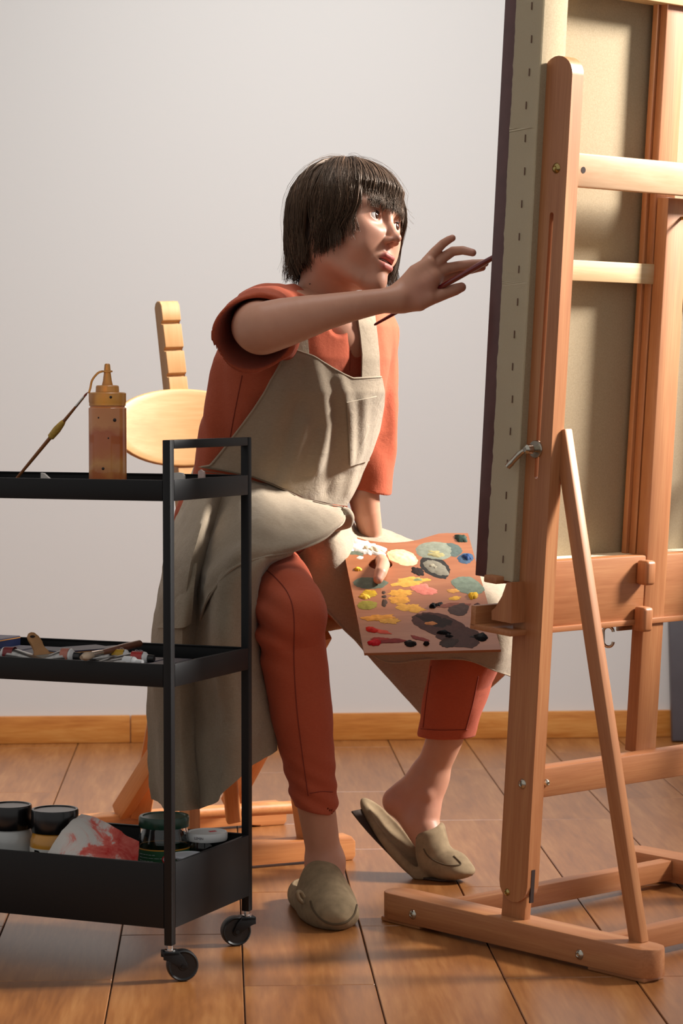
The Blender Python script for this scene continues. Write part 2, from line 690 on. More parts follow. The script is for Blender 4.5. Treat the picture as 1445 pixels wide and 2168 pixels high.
tube('peg', [pk - pr * 0.004, pk + pr * 0.022], 0.003, M['brass'], rear_up, 10)

# diagonal strut from post to the rear of the foot (flat bar, just inside the post)
SO = PO + PT + 0.004
dq0 = near(1196, 950, SO); dq1 = near(1352, 1996, SO)
sdir = (dq1 - dq0).normalized()
sn = ew.cross(sdir).normalized()
if sn.dot(eb) < 0: sn = -sn
beam('strut', dq0 - sdir * 0.03, dq1, 0.027, 0.018, sn, M['beech'], easel, 0.0025, z0=-0.009)
beam('strut', dq0 + ew * (BW - 2 * PT - 0.03) - sdir * 0.03, dq1 + ew * (BW - 2 * PT - 0.03), 0.027, 0.018, sn, M['beech'], easel, 0.0025)

# locking lever on the near post
lp = near(1134, 951, PO)
lathe('lever_washer', [(0, .003), (.0135, .003), (.0145, .0015), (.0145, -0.001)], M['steel'], easel, frame(lp, eb, zhint=-ew), 20)
lev = lathe('lever_hub', [(0, .026), (.004, .026), (.0075, .022), (.0078, .012), (.005, .008), (.005, 0.0)], M['steel'], easel, frame(lp, eb, zhint=-ew), 16)
h0 = lp - ew * 0.019
h1 = planeP(1074, 988, h0 - ew * 0.012, ew)
tube('lever_arm', smooth_path([h0, h0.lerp(h1, .33) + UP * 0.004, h0.lerp(h1, .7) + UP * .002, h1], 5), [.0042] * 6 + [.0048] * 6 + [.0054] * 4, M['steel'], lev, 10)

# canvas carrier: broad board across the posts' front, end bracket, ledge and small tool shelf
CD = -0.016                                    # its front is on the painter's side of the posts
cA = rearP(1172, 1188, PWD - 0.024); cB = rearP(1164, 1335, PWD - 0.024)
scA = (cA - pA).dot(pdir); scB = (cB - pA).dot(pdir)
mid = pA + pdir * (scA + scB) / 2 + pr * 0.013
carrier = beam('carrier_board', mid + ew * (PT + 0.0005), mid + ew * (BW - 0.0025), abs(scA - scB), 0.022, pdir, M['beech'], easel, 0.003)


def carr(s, d, w):
    return pA + pdir * s + pr * d + ew * (w - PO)


# canvas ledge on top of the carrier and its small lip
m_ = frame(carr(scA - 0.0, 0, -0.018), ew, yhint=pr)
lx0, lz0 = near(1040, 1222, -0.018), near(1087, 1232, -0.018)
dl = (lx0 - pA).dot(pr)
s_led = (near(1065, 1224, -0.018) - pA).dot(pdir)
beam('canvas_ledge', carr(s_led - 0.006, (dl - 0.03) / 2, -0.018), carr(s_led - 0.006, (dl - 0.03) / 2, BW + 0.05), abs(dl) + 0.006, 0.012, pr, M['beech'], easel, 0.002)
# bracket: curved side under the ledge
br = []
for (x, y) in ((1082, 1233), (1072, 1233), (1062, 1262), (1048, 1286), (1040, 1293), (1040, 1312), (1082, 1320)):
    q = near(x, y, -0.016) - pA
    br.append((q.dot(pdir), q.dot(pr)))
mb = frame(pA + ew * (-0.016 - PO), pdir, yhint=pr)
zs = 1 if mb.col[2].to_3d().dot(ew) > 0 else -1
prism('bracket', br, 0.03 * zs, M['beech'], easel, mb, 0.0)
# shelf: thin plywood floor and raised front lip, running across
sA = near(994, 1325, -0.022); sBk = near(1080, 1337, -0.022)
dd0 = (sA - pA).dot(pr); dd1 = (sBk - pA).dot(pr)
ss = (sA - pA).dot(pdir)
shelf = beam('tool_shelf', carr(ss, (dd0 + dd1) / 2, -0.022), carr(ss, (dd0 + dd1) / 2, BW + 0.05), dd1 - dd0, 0.009, pr, M['beech'], easel, 0.001)
lipm = carr(ss + 0.017, dd0 + 0.006, -0.022)
beam('shelf_lip', lipm, lipm + ew * (BW + 0.072), 0.011, 0.034, pr, M['beech'], easel, 0.0015)

# clamp blocks between carrier and mast, hanging ring
for (x0, y0, x1, y1) in ((1311, 1177, 1346, 1229), (1303, 1274, 1341, 1326)):
    a = mastP((x0 + x1) / 2, y0); b_ = mastP((x0 + x1) / 2, y1)
    sa = (a - pA).dot(pdir); sb = (b_ - pA).dot(pdir)
    c0 = pA + pdir * sb + pr * 0.0375 + ew * (MW - 0.014)
    beam('clamp_block', c0, c0 + pdir * (sa - sb), 0.026, 0.024, pr, M['beech'], easel, 0.006, seg=3)
rc = mastP(1297, 1347) - ew * 0.012
ring = []
for k in range(33):
    a = 2 * math.pi * k / 32
    ex = 0.0085 * math.cos(a); ez = 0.0085 * math.sin(a) + (0.0085 if math.sin(a) >= 0 else -0.0085)
    ring.append(rc + (ew * .5 + eb * .87) * ex + UP * ez)
tube('hanging_ring', ring, 0.0027, M['steel'], easel, 8)
hp = mastP(1322, 1322)
beam('hook_plate', hp - ew * 0.02, hp + ew * 0.05, 0.02, 0.004, UP, M['steel'], easel, 0.001)

# ------------------------------------------------------------------ canvas
M['canvas_back'] = linen('raw_linen', '#958468', '#aa997d', 0.95, 7000, 0.03, 0.1, wr=9)
M['canvas_primed'] = linen('primed_canvas_edge', '#ddd0b2', '#eadfc6', 0.9, 7000, 0.02, 0.05)
M['plum'] = plain('plum_paint', '#5a3a38', 0.42, noise=0.12, nscale=35, bumpy=0.3)
M['pine'] = wood('stretcher_pine', '#bd9b6c', '#c9a97b', '#d4ba90', 0.6, (2, 28, 28), 0.6)

c_bl = near(1005, 1218, 0.0); c_tl = near(1068, 2, 0.0)
cdir = (c_tl - c_bl).normalized()
cn = ew.cross(cdir)
if cn.dot(eb) < 0: cn = -cn                   # towards the easel
CT = ((near(1085, 1222, 0) - c_bl).dot(cn))   # thickness
CT2 = ((near(1033, 1218, 0) - c_bl).dot(cn))
CH, CW = 0.985, 0.62
cvs = empty('stretched_canvas', c_bl + ew * CW / 2, 'tall stretched canvas with plum painted edge and raw linen back, on easel', 'canvas')
mc = frame(c_bl, ew, yhint=cdir)
zsign = 1 if mc.col[2].to_3d().dot(cn) > 0 else -1
if zsign < 0:
    mc = frame(c_bl + ew * 0, ew, zhint=cn)
    # local X across, Z towards easel, Y = +-cdir
ysg = 1 if mc.col[1].to_3d().dot(cdir) > 0 else -1


def cbox(name, x0, x1, y0, y1, z0, z1, mat, parent=cvs, bev=0.0015):
    bm = bmesh.new()
    ya, yb = sorted((y0 * ysg, y1 * ysg))
    bm_box(bm, x0, x1, ya, yb, z0, z1, bev)
    return bm_obj(name, bm, mat, parent, mc, smooth=True, angle=40)


cbox('painted_face', 0, CW, 0, CH, 0.0, CT2, M['plum'])
# ragged edge where the paint stops on the tacking edge: cream strip with an uneven border
bm = bmesh.new()
nst = 130
prev = None
for k in range(nst + 1):
    y = CH * k / nst
    j = CT2 + 0.0022 * mnoise.noise(Vector((y * 16, 3.1, 0))) + 0.0022 * mnoise.noise(Vector((y * 75, 9.1, 0))) - 0.0035
    a = bm.verts.new((-0.0009, y * ysg, j)); b_ = bm.verts.new((-0.0009, y * ysg, CT))
    if prev: bm.faces.new((prev[0], a, b_, prev[1]))
    prev = (a, b_)
bmesh.ops.solidify(bm, geom=bm.faces[:], thickness=0.0008)
edge = bm_obj('tacking_edge', bm, M['canvas_primed'], cvs, mc)
# stretcher bars of the back (left, right, bottom, top, middle)
bw = 0.042
cbox('stretcher_bar', 0.0008, bw, 0, CH, CT2, CT, M['canvas_primed'])
cbox('stretcher_bar', CW - bw, CW, 0, CH, CT2, CT, M['pine'])
cbox('stretcher_bar', bw, CW - bw, 0.0, 0.03, CT2, CT, M['canvas_primed'])
cbox('stretcher_bar', bw, CW - bw, CH - bw, CH, CT2, CT, M['pine'])
qm = planeP(1230, 551, c_bl + cn * CT, cn) - c_bl; qn = planeP(1230, 595, c_bl + cn * CT, cn) - c_bl
cbox('stretcher_bar', bw, CW - bw, qn.dot(cdir), qm.dot(cdir), CT - 0.022, CT - 0.003, M['pine'])
cbox('linen_back', bw * 0.9, CW - bw * 0.9, 0.02, CH - 0.03, CT2 + 0.004, CT2 + 0.012, M['canvas_back'])
# folded-over linen flap along the back of the near bar
cbox('linen_fold', 0.0012, bw + 0.012, 0.0, CH, CT, CT + 0.0012, M['canvas_back'], bev=0.0003)
# staples on the tacking edge
M['staple'] = plain('rusty_staple', '#6f5243', 0.5, 0.4)
for k in range(19):
    y = 0.028 + k * 0.0515
    z = CT2 + (CT - CT2) * (0.60 + 0.04 * math.sin(k * 1.7))
    bm = bmesh.new()
    bm_box(bm, -0.0028, -0.0012, min(y * ysg, (y + 0.012) * ysg), max(y * ysg, (y + 0.012) * ysg), z - 0.0007, z + 0.0007, 0.0002, 1)
    bm_obj('staple', bm, M['staple'], cvs, mc)
# ------------------------------------------------------------------ trolley
M['black'] = plain('black_powder_coat', '#0f1012', 0.5, 0.0, 0.3, bumpy=0.12, nscale=900)
M['rubber'] = plain('black_rubber', '#0d0d0e', 0.45)
M['chrome'] = plain('chrome', '#c9c9c9', 0.15, 1.0)

T1 = Vector((-0.2628, 3.700, 0)); T2 = Vector((-0.1545, 3.950, 0))
sd = (T2 - T1).normalized()                  # along the short end, away from the camera
fd = Vector((-sd.y, sd.x, 0))                # along the long side, to the left
TW = (T2 - T1).length; TL = 0.50
PS = 0.0135                                  # post section
mt = frame(T1, fd, zhint=UP)                 # local X to the left, Y towards the camera side, Z up
# local: X = along fd ; Y = z x x ; the short end runs along -Y
yz = 1 if mt.col[1].to_3d().dot(sd) > 0 else -1
trolley = empty('utility_trolley', T1 + fd * TL / 2 + sd * TW / 2, 'black metal three tier utility trolley on casters', 'trolley')


def tb(name, x0, x1, y0, y1, z0, z1, parent=trolley, mat=None, bev=0.0012):
    bm = bmesh.new()
    ya, yb = sorted((y0 * yz, y1 * yz))
    bm_box(bm, x0, x1, ya, yb, z0, z1, bev)
    return bm_obj(name, bm, mat or M['black'], parent, mt, smooth=True, angle=40)


def tpt(x, y, z):
    return mt @ Vector((x, y * yz, z))


h = PS / 2
for (x, y) in ((0, 0), (0, TW), (TL, 0), (TL, TW)):
    tb('post', x - h, x + h, y - h, y + h, 0.056, 0.830)
for x in (0, TL):
    tb('handle', x - h, x + h, h + 0.0004, TW - h - 0.0004, 0.830 - PS, 0.830)
# trays: four walls with a folded rim and a sheet floor
for nm, z0, z1 in (('top_tray', 0.737, 0.769), ('middle_tray', 0.453, 0.488), ('bottom_bin', 0.082, 0.182)):
    t = 0.0022
    bm = bmesh.new()
    for (x0, x1, y0, y1) in ((h + .0003, TL - h - .0003, -h, -h + t), (h + .0003, TL - h - .0003, TW + h - t, TW + h), (-h, -h + t, h + .0003, TW - h - .0003), (TL + h - t, TL + h, h + .0003, TW - h - .0003)):
        ya, yb = sorted((y0 * yz, y1 * yz))
        bm_box(bm, x0, x1, ya, yb, z0, z1, 0.0006)
    for (x0, x1, y0, y1) in ((h, TL - h, -h + t, -h + t + .005), (h, TL - h, TW + h - t - .005, TW + h - t), (-h + t, -h + t + .005, h, TW - h), (TL + h - t - .005, TL + h - t, h, TW - h)):
        ya, yb = sorted((y0 * yz, y1 * yz))
        bm_box(bm, x0, x1, ya, yb, z1 - 0.002, z1, 0.0004)
    tray = bm_obj(nm, bm, M['black'], trolley, mt, smooth=True, angle=40)
    tb('tray_floor', -h + t, TL + h - t, -h + t, TW + h - t, z0, z0 + 0.0025, tray)
# casters
for (x, y, wx, wy, ang) in ((0, 0, 0.004, -0.0, -20), (0, TW, 0, 0, 160), (TL, 0, 0, 0, 30), (TL, TW, 0, 0, 100)):
    base = tpt(x, y, 0)
    if (x, y) == (0, 0):
        d = Vector((1.0, 0.25, 0)).normalized()
    elif (x, y) == (0, TW):
        d = Vector((-1.0, -0.30, 0)).normalized()
    else:
        d = Vector((math.cos(math.radians(ang)), math.sin(math.radians(ang)), 0))
    ax = Vector((-d.y, d.x, 0))
    wc = base + d * 0.019 + UP * 0.0245
    cst = empty('caster', base)
    cst.location = (0, 0, 0)
    cst.matrix_basis = Matrix.Translation(base)
    adopt(cst, trolley)
    lathe('wheel', [(0, -.009), (.007, -.009), (.008, -.0075), (.0195, -.0075), (.022, -.0095), (.0238, -.0085), (.0245, -.004), (.0245, .004), (.0238, .0085), (.022, .0095), (.0195, .0075), (.008, .0075), (.007, .009), (0, .009)], M['rubber'], cst, frame(wc, d, zhint=ax), 32)
    tube('axle', [wc - ax * 0.0135, wc + ax * 0.0135], 0.0035, M['black'], cst, 12)
    lathe('stem', [(0, .062), (.005, .062), (.005, .05), (.0085, .0495), (.0085, .045), (0, .045)], M['chrome'], cst, Matrix.Translation(base), 16)
    pts = [(-0.012, 0.047), (0.012, 0.047), (0.020, 0.038), (0.026, 0.024), (0.021, 0.019), (0.014, 0.022), (-0.004, 0.034), (-0.012, 0.036)]
    for sgn in (-1, 1):
        mf = frame(base + ax * (sgn * 0.0115), d, yhint=UP)
        prism('fork', pts, 0.002, M['black'], cst, mf, 0.0004, z0=-0.001)
    pm_ = frame(base + UP * 0.0445, d, zhint=UP)
    bm = bmesh.new(); bm_box(bm, -0.012, 0.013, -0.0125, 0.0125, -0.003, 0.003, 0.001)
    bm_obj('fork_bridge', bm, M['black'], cst, pm_, smooth=True, angle=40)


def on_tray(x, y, zt):
    """photo pixel -> where its sight line meets height zt"""
    return floorP(x, y, zt)


Z_TOP, Z_MID, Z_BIN = 0.7395, 0.4555, 0.0845

# ---- top tray: squeeze bottle
M['amber_shell'] = plain('stained_plastic', '#c07a3c', 0.28, 0.0, 0.5)
_b = M['amber_shell'].node_tree.nodes['Principled BSDF']
_b.inputs['Transmission Weight'].default_value = 0.55
_b.inputs['Roughness'].default_value = 0.3
_b.inputs['Base Color'].default_value = hexc('#e8a850')
_m, _nt, _b = new_mat('amber_medium')
_tc = N(_nt, 'ShaderNodeTexCoord'); _sx = N(_nt, 'ShaderNodeSeparateXYZ'); _nt.links.new(_tc.outputs['Object'], _sx.inputs[0])
_nz = N(_nt, 'ShaderNodeTexNoise', Scale=28.0, Detail=4.0); _nt.links.new(_tc.outputs['Object'], _nz.inputs['Vector'])
_ad = N(_nt, 'ShaderNodeMath', operation='MULTIPLY_ADD'); _nt.links.new(_nz.outputs[0], _ad.inputs[0]); _ad.inputs[1].default_value = 0.06
_nt.links.new(_sx.outputs[2], _ad.inputs[2])
_c = ramp(_nt, _ad.outputs[0], [(0.0, hexc('#b85e30')), (0.055, hexc('#bd6631')), (0.072, hexc('#d8934a')), (0.09, hexc('#c56c2c')), (0.125, hexc('#bc5d2b')), (0.14, hexc('#d58a4e')), (0.2, hexc('#cc763c'))])
_nt.links.new(_c, _b.inputs['Base Color']); _b.inputs['Roughness'].default_value = 0.3; _b.inputs['Subsurface Weight'].default_value = 0.0; _b.inputs['Coat Weight'].default_value = 0.5
M['amber_fill'] = _m
bp = P(228, 1000, 3.93); bp.z = Z_TOP
bot = empty('squeeze_bottle', bp, 'amber stained squeeze bottle with pointed nozzle on the top tray', 'bottle')
mbot = Matrix.Translation(bp)
zt = lambda y: CAM_Z - (y - 838) / (FPX / 3.93) - Z_TOP
r_ = 0.0305
lathe('body', [(0, 0), (r_ - .003, 0), (r_, .003), (r_, zt(863) - .001), (r_ - .0025, zt(861)), (r_ - .0025, zt(858)), (0, zt(858))], M['amber_fill'], bot, mbot, 40)
cap = lathe('cap', [(r_ - .0035, zt(860)), (r_ - .001, zt(859)), (r_ - .001, zt(853)), (r_ - .0004, zt(851)), (r_ - .0004, zt(833)), (r_ - .002, zt(831)), (.019, zt(830)), (.0185, zt(818)), (.017, zt(816)), (.009, zt(815.5)), (.0072, zt(806)), (.0055, zt(789)), (.0085, zt(788)), (.0085, zt(785)), (.0054, zt(784)), (.0045, zt(772)), (.003, zt(770)), (0, zt(770))], M['amber_shell'], bot, mbot, 40)
tp0 = bp + V3(-0.007, 0, zt(786)); tp1 = bp + V3(-r_ + .001, -0.004, zt(832))
tube('tether', smooth_path([tp0, P(207, 790, 3.93), P(195, 805, 3.93), P(191, 822, 3.93), tp1], 6), 0.0018, M['amber_shell'], bot, 8)
M['paint_dark'] = plain('dark_paint_spot', '#2b1a14', 0.4)
for (x, y, r) in ((238, 841, 3.0), (246, 889, 4.0), (222, 991, 3.2), (233, 927, 1.8), (212, 884, 2)):
    q = P(x, y, 3.93); dx = q.x - bp.x; rr = r_ - (0.0004 if y < 858 else 0)
    q = Vector((bp.x + dx, bp.y - math.sqrt(max(1e-6, rr * rr - dx * dx)), q.z))
    nn = Vector((dx, q.y - bp.y, 0)).normalized()
    lathe('paint_spot', [(0, .0007), (r / 1313 * .7, .0005), (r / 1313, 0), (r / 1313, -.0006)], M['paint_dark'], bot, frame(q, UP.cross(nn), zhint=nn), 10)


# ---- paintbrushes
M['brush_wood'] = plain('varnished_brush_wood', '#8a5327', 0.35, noise=0.15, nscale=40)
M['ferrule'] = plain('ferrule_metal', '#c8c4bc', 0.25, 1.0)
M['bristle_white'] = plain('pale_bristle', '#e8dcd4', 0.7)
M['masking'] = plain('masking_tape', '#b08a35', 0.6, noise=0.35, nscale=150)


def rod(name, a, b_, prof, mat, parent, seg=14):
    """turned piece from a to b; prof = [(t, r)] with t along the length in 0..1"""
    a = Vector(a); b_ = Vector(b_)
    L = (b_ - a).length
    m = frame(a, (b_ - a).orthogonal(), zhint=(b_ - a))
    pr_ = [(0, prof[0][0] * L)] + [(r, t * L) for t, r in prof] + [(0, prof[-1][0] * L)]
    return lathe(name, pr_, mat, parent, m, seg)


b0 = P(36, 1012, 3.99); b1 = P(186, 830, 3.945)
b0 = b0 + (b0 - b1).normalized() * ((b0.z - (Z_TOP + 0.003)) / max(1e-4, (b1 - b0).normalized().z))
br1 = empty('paintbrush', b0, 'thin brown handled brush leaning beside the squeeze bottle', 'paintbrush')
rod('handle', b0, b1, [(0, .0016), (.1, .0022), (.35, .0030), (.62, .0034), (.80, .0024), (.86, .0021)], M['brush_wood'], br1)
rod('tape_wrap', b0, b1, [(.535, .0036), (.545, .0058), (.62, .0066), (.68, .0050), (.705, .0036)], M['masking'], br1)
rod('ferrule', b0, b1, [(.855, .0023), (.93, .0021), (.955, .0018)], M['ferrule'], br1)
rod('bristles', b0, b1, [(.95, .0017), (.975, .0019), (.99, .0010), (1.0, .0003)], plain('red_brown_bristle', '#8e4a3a', 0.7), br1)

# small folded paper scraps standing in the top tray
M['paper'] = plain('white_paper', '#dcd6cf', 0.85)
M['pinkpaper'] = plain('pink_stained_paper', '#d8bdb4', 0.85, noise=0.25, nscale=90)


def scrap(px, Y, label, mat):
    pts = [P(x, y, Y) for x, y in px]
    bm = bmesh.new()
    vs = [bm.verts.new(p) for p in pts]
    back = [bm.verts.new(p + Vector((0.002, 0.006, 0))) for p in pts]
    bm.faces.new(vs); bm.faces.new(back[::-1])
    for i in range(len(vs)):
        j = (i + 1) % len(vs)
        bm.faces.new((vs[i], back[i], back[j], vs[j]))
    c = sum(pts, Vector()) / len(pts); 
    for v in bm.verts: v.co -= c
    return tag(bm_obj('paper_scrap', bm, mat, None, Matrix.Translation(c)), label, 'paper')


zbot = lambda Y: 838 - (Z_TOP + .0008 - CAM_Z) * FPX / Y
scrap([(86, zbot(3.97)), (86, 1001), (92, 1002), (104, 1013), (106, zbot(3.97))], 3.97, 'small white paper offcut standing behind the brush handle in top tray', M['paper'])
scrap([(366, zbot(3.93)), (366, 1001), (376, 1000), (386, 1002), (389, 1008), (389, zbot(3.93))], 3.93, 'crumpled white paper scrap beside the near trolley post', M['paper'])
scrap([(418, zbot(3.95)), (419, 998), (424, 994), (431, 999), (434, zbot(3.95))], 3.95, 'small pink stained paper scrap near the far end of top tray', M['pinkpaper'])

# ---- middle tray: cartons, tubes, brushes
M['navy'] = plain('navy_carton', '#1b2447', 0.4)
M['kraft'] = plain('dark_carton_top', '#4a4450', 0.5, noise=0.15, nscale=120)
M['orange_line'] = plain('carton_orange_line', '#c98a45', 0.5)
M['red_print'] = plain('red_print', '#c3252c', 0.5)
M['white_print'] = plain('white_print', '#d9dbe0', 0.5)
M['blue_print'] = plain('blue_print', '#3557b5', 0.5)


def carton(c, L, W, H, yaw, label, words=None, z0=Z_MID + 0.0004, group=None):
    m = frame(Vector((c[0], c[1], z0)), Vector((math.cos(yaw), math.sin(yaw), 0)), zhint=UP)
    root = empty('paint_carton', Vector((c[0], c[1], z0)), label, 'box', group)
    bm = bmesh.new(); bm_box(bm, -L / 2, L / 2, -W / 2, W / 2, 0, H, 0.0008, 1)
    bm_obj('box', bm, M['navy'], root, m)
    bm = bmesh.new(); bm_box(bm, -L / 2 + .001, L / 2 - .001, -W / 2 + .001, W / 2 - .001, H - .0002, H + .0006, 0.0002, 1)
    bm_obj('lid', bm, M['kraft'], root, m)
    bm = bmesh.new(); bm_box(bm, -L / 2 + .001, L / 2 - .001, -W / 2 - .0005, -W / 2 + .0006, H - .003, H - .0014)
    bm_obj('orange_line', bm, M['orange_line'], root, m)
    bm = bmesh.new(); bm_box(bm, -L / 2 - .0005, -L / 2 + .0006, -W / 2 + .001, W / 2 - .001, H - .003, H - .0014)
    bm_obj('orange_line', bm, M['orange_line'], root, m)
    if words:
        s, mtxt, side = words
        if side == 'long':
            mm = m @ Matrix.Translation((-L * .30, -W / 2 - .0003, H * .30)) @ Matrix.Rotation(math.pi / 2, 4, 'X')
        else:
            mm = m @ Matrix.Translation((-L / 2 - .0003, W * .36, H * .30)) @ Matrix.Rotation(-math.pi / 2, 4, 'Z') @ Matrix.Rotation(math.pi / 2, 4, 'X')
        if side == 'end':                                  # upright lettering and a red stripe on the near end
            mm = m @ Matrix.Translation((-L / 2 - .0006, W * .10, H * .08)) @ Matrix.Rotation(-math.pi / 2, 4, 'Z') @ Matrix.Rotation(math.pi / 2, 4, 'X') @ Matrix.Rotation(math.pi / 2, 4, 'Z')
            text_obj('print', s, H * .30, mtxt, root, mm)
            bm = bmesh.new(); bm_box(bm, -L / 2 - .0006, -L / 2 + .0004, -W * .26, -W * .02, H * .06, H * .9)
            bm_obj('red_stripe', bm, M['red_print'], root, m)
        elif side == 'patch':
            bm = bmesh.new(); bm_box(bm, -L / 2 - .0006, -L / 2 + .0004, -W * .42, -W * .12, H * .35, H * .85)
            bm_obj('blue_patch', bm, M['blue_print'], root, m)
            text_obj('print', s, H * .42, mtxt, root, mm)
        else:
            text_obj('print', s, H * .5, mtxt, root, mm)
    return root


fyaw = math.atan2(fd.y, fd.x)
syaw = math.atan2(sd.y, sd.x)


def tq(x, y):
    return tpt(x, y, 0)


cl = [(0.045, 'navy paint carton in the tray corner by the far post', None), (0.085, 'navy paint carton second from the far trolley post', None),
      (0.125, 'navy paint carton third from the far trolley post', None), (0.165, 'navy paint carton behind the long brush handle', None)]
for x, lb, wd in cl:
    carton(tq(x, TW * .57), 0.115, 0.036, 0.016, syaw + 0.02, lb, wd)
carton(tq(0.236, TW * .62), 0.13, 0.034, 0.030, syaw - 0.50, 'navy carton with a red stripe and white letters on its end', ('MAME', M['white_print'], 'end'))
carton(tq(0.275, TW * .66), 0.12, 0.034, 0.029, syaw - 0.50, 'navy carton with a blue patch on its end', ('M', M['white_print'], 'patch'))
carton(tq(0.335, TW * .66), 0.12, 0.042, 0.022, syaw + 0.02, 'navy paint carton behind the pale wooden brush handle', None)
carton(tq(0.385, TW * .66), 0.12, 0.042, 0.022, syaw + 0.03, 'navy paint carton left of the pale wooden brush handle', None)
carton(tq(0.44, TW * .76), 0.10, 0.05, 0.036, syaw + 0.0, 'tall navy carton at the left end of the middle tray', None)
carton(tq(0.0085, TW * .5), 0.15, 0.020, 0.024, syaw, 'long slim navy carton along the tray end between the posts', None)

M['tube_silver'] = plain('tube_metal', '#a9a6a3', 0.32, 0.9, noise=0.2, nscale=120)
M['tube_white'] = plain('tube_white', '#d8d8d8', 0.35)
M['cap_black'] = plain('tube_cap', '#1b1b1c', 0.4)
TC = {'red': plain('label_red', '#b03634', 0.4), 'yellow': plain('label_yellow', '#c99c2c', 0.4), 'crimson': plain('label_crimson', '#7d2526', 0.4), 'white': M['tube_white'], 'rose': plain('label_rose', '#b5705f', 0.5), 'brown': plain('label_brown', '#6a4433', 0.5)}


def paint_tube(c, yaw, L, r, band, label, z0=Z_MID, mark=None):
    d = Vector((math.cos(yaw), math.sin(yaw), 0)); n = Vector((-d.y, d.x, 0))
    root = empty('paint_tube', Vector((c[0], c[1], z0)), label, 'paint tube')
    m = frame(Vector((c[0], c[1], z0 + r)), d, zhint=UP)
    bm = bmesh.new()
    rings = []
    for k, t in enumerate((0, .06, .3, .6, .85, .97, 1.0)):
        f = t
        ry = r * (1 + .35 * f); rz = r * (1 - .93 * f ** 1.6)
        rings.append([bm.verts.new((t * L, ry * math.cos(2 * math.pi * i / 20), -r + rz + rz * math.sin(2 * math.pi * i / 20) if False else rz * math.sin(2 * math.pi * i / 20) - (r - rz) * .98)) for i in range(20)])
    for a, b2 in zip(rings, rings[1:]):
        for i in range(20):
            bm.faces.new((a[i], a[(i + 1) % 20], b2[(i + 1) % 20], b2[i]))
    bm.faces.new(rings[0]); bm.faces.new(rings[-1])
    bm_obj('body', bm, M['tube_silver'], root, m, smooth=True, angle=40)
    lab = lathe('label_band', [(r * 1.025, L * .02), (r * 1.045, L * .24), (r * 1.0, L * .24)], TC[band], root, m @ Matrix.Rotation(math.pi / 2, 4, 'Y'), 20)
    lathe('shoulder', [(r * 1.02, 0.0005), (r * .95, -.002), (r * .5, -.006), (0, -.006)], M['tube_white'], root, m @ Matrix.Rotation(math.pi / 2, 4, 'Y'), 20)
    lathe('cap', [(0, -.016), (r * .5, -.016), (r * .55, -.015), (r * .6, -.006), (0, -.0055)], M['tube_white'] if band in ('white',) else M['cap_black'], root, m @ Matrix.Rotation(math.pi / 2, 4, 'Y'), 16)
    if mark:
        mm = m @ Matrix.Translation((L * .04, -r * .55, r * .86)) @ Matrix.Rotation(math.radians(35), 4, 'X')
        text_obj('print', mark, r * .9, M['white_print'], root, mm)
    return root


# a low layer of cartons under the tubes, along the front of the tray
for i, x in enumerate((0.085, 0.165, 0.245, 0.325, 0.405)):
    carton(tq(x, 0.030), 0.076, 0.052, 0.019, fyaw + math.pi, ('navy carton under the red banded tube by the near post', 'navy carton under the yellow banded tube', 'navy carton under the dusty rose tube', 'navy carton under the pale flat brush', 'navy carton under the crimson tube at the left')[i])


def tube_at(p0, p1, zc, L, r, band, label, mark=None):
    a = on_tray(p0[0], p0[1], zc)
    paint_tube((a.x, a.y), fyaw + p1, L, r, band, label, z0=zc - r, mark=mark)


ZP = Z_MID + 0.0205
tube_at((306, 1394), 0.12, ZP + .011, 0.085, .0105, 'red', 'silver paint tube with a red band and round white mark', 'CO')
tube_at((266, 1389), 0.20, ZP + .011, 0.085, .0105, 'yellow', 'silver paint tube with a yellow band beside the red one', 'O')
tube_at((283, 1402), -0.02, ZP + .009, 0.07, .0085, 'white', 'bare silver paint tube with white cap against the front rim')
tube_at((150, 1390), 0.1, ZP + .0125, 0.06, .0125, 'rose', 'dusty rose paint tube lying right of the pale brush handle')
tube_at((10, 1384), math.pi + 0.05, ZP + .011, 0.075, .0110, 'crimson', 'crimson paint tube near the left end of the tray')

def brush_lying(pa, pb, za, zb, prof, mat, label, ferr=None, bris=None, flat=False):
    a = Vector((pa[0], pa[1], za)); b2 = Vector((pb[0], pb[1], zb))
    root = empty('paintbrush', a, label, 'paintbrush')
    rod('handle', a, b2, prof, mat, root)
    d = (b2 - a)
    if ferr:
        rod('ferrule', a, b2, ferr, M['ferrule'], root)
    if bris:
        rod('bristles', a, b2, bris, plain('dirty_bristle', '#8b7a68', 0.9), root)
    return root


M['red_brown'] = plain('red_brown_handle', '#6b3a26', 0.35, noise=0.2, nscale=60)
a_ = on_tray(297, 1362, Z_MID + 0.042); b_ = on_tray(172, 1392, Z_MID + 0.040)
brush_lying((a_.x, a_.y), (b_.x, b_.y), a_.z, b_.z, [(0, .004), (.02, .0058), (.3, .0062), (.62, .0048), (.68, .0042)], M['red_brown'], 'red brown round brush lying across the tubes in the tray',
            [(.66, .0043), (.72, .0052), (.84, .0056)], [(.83, .0055), (.93, .0068), (1.0, .003)])
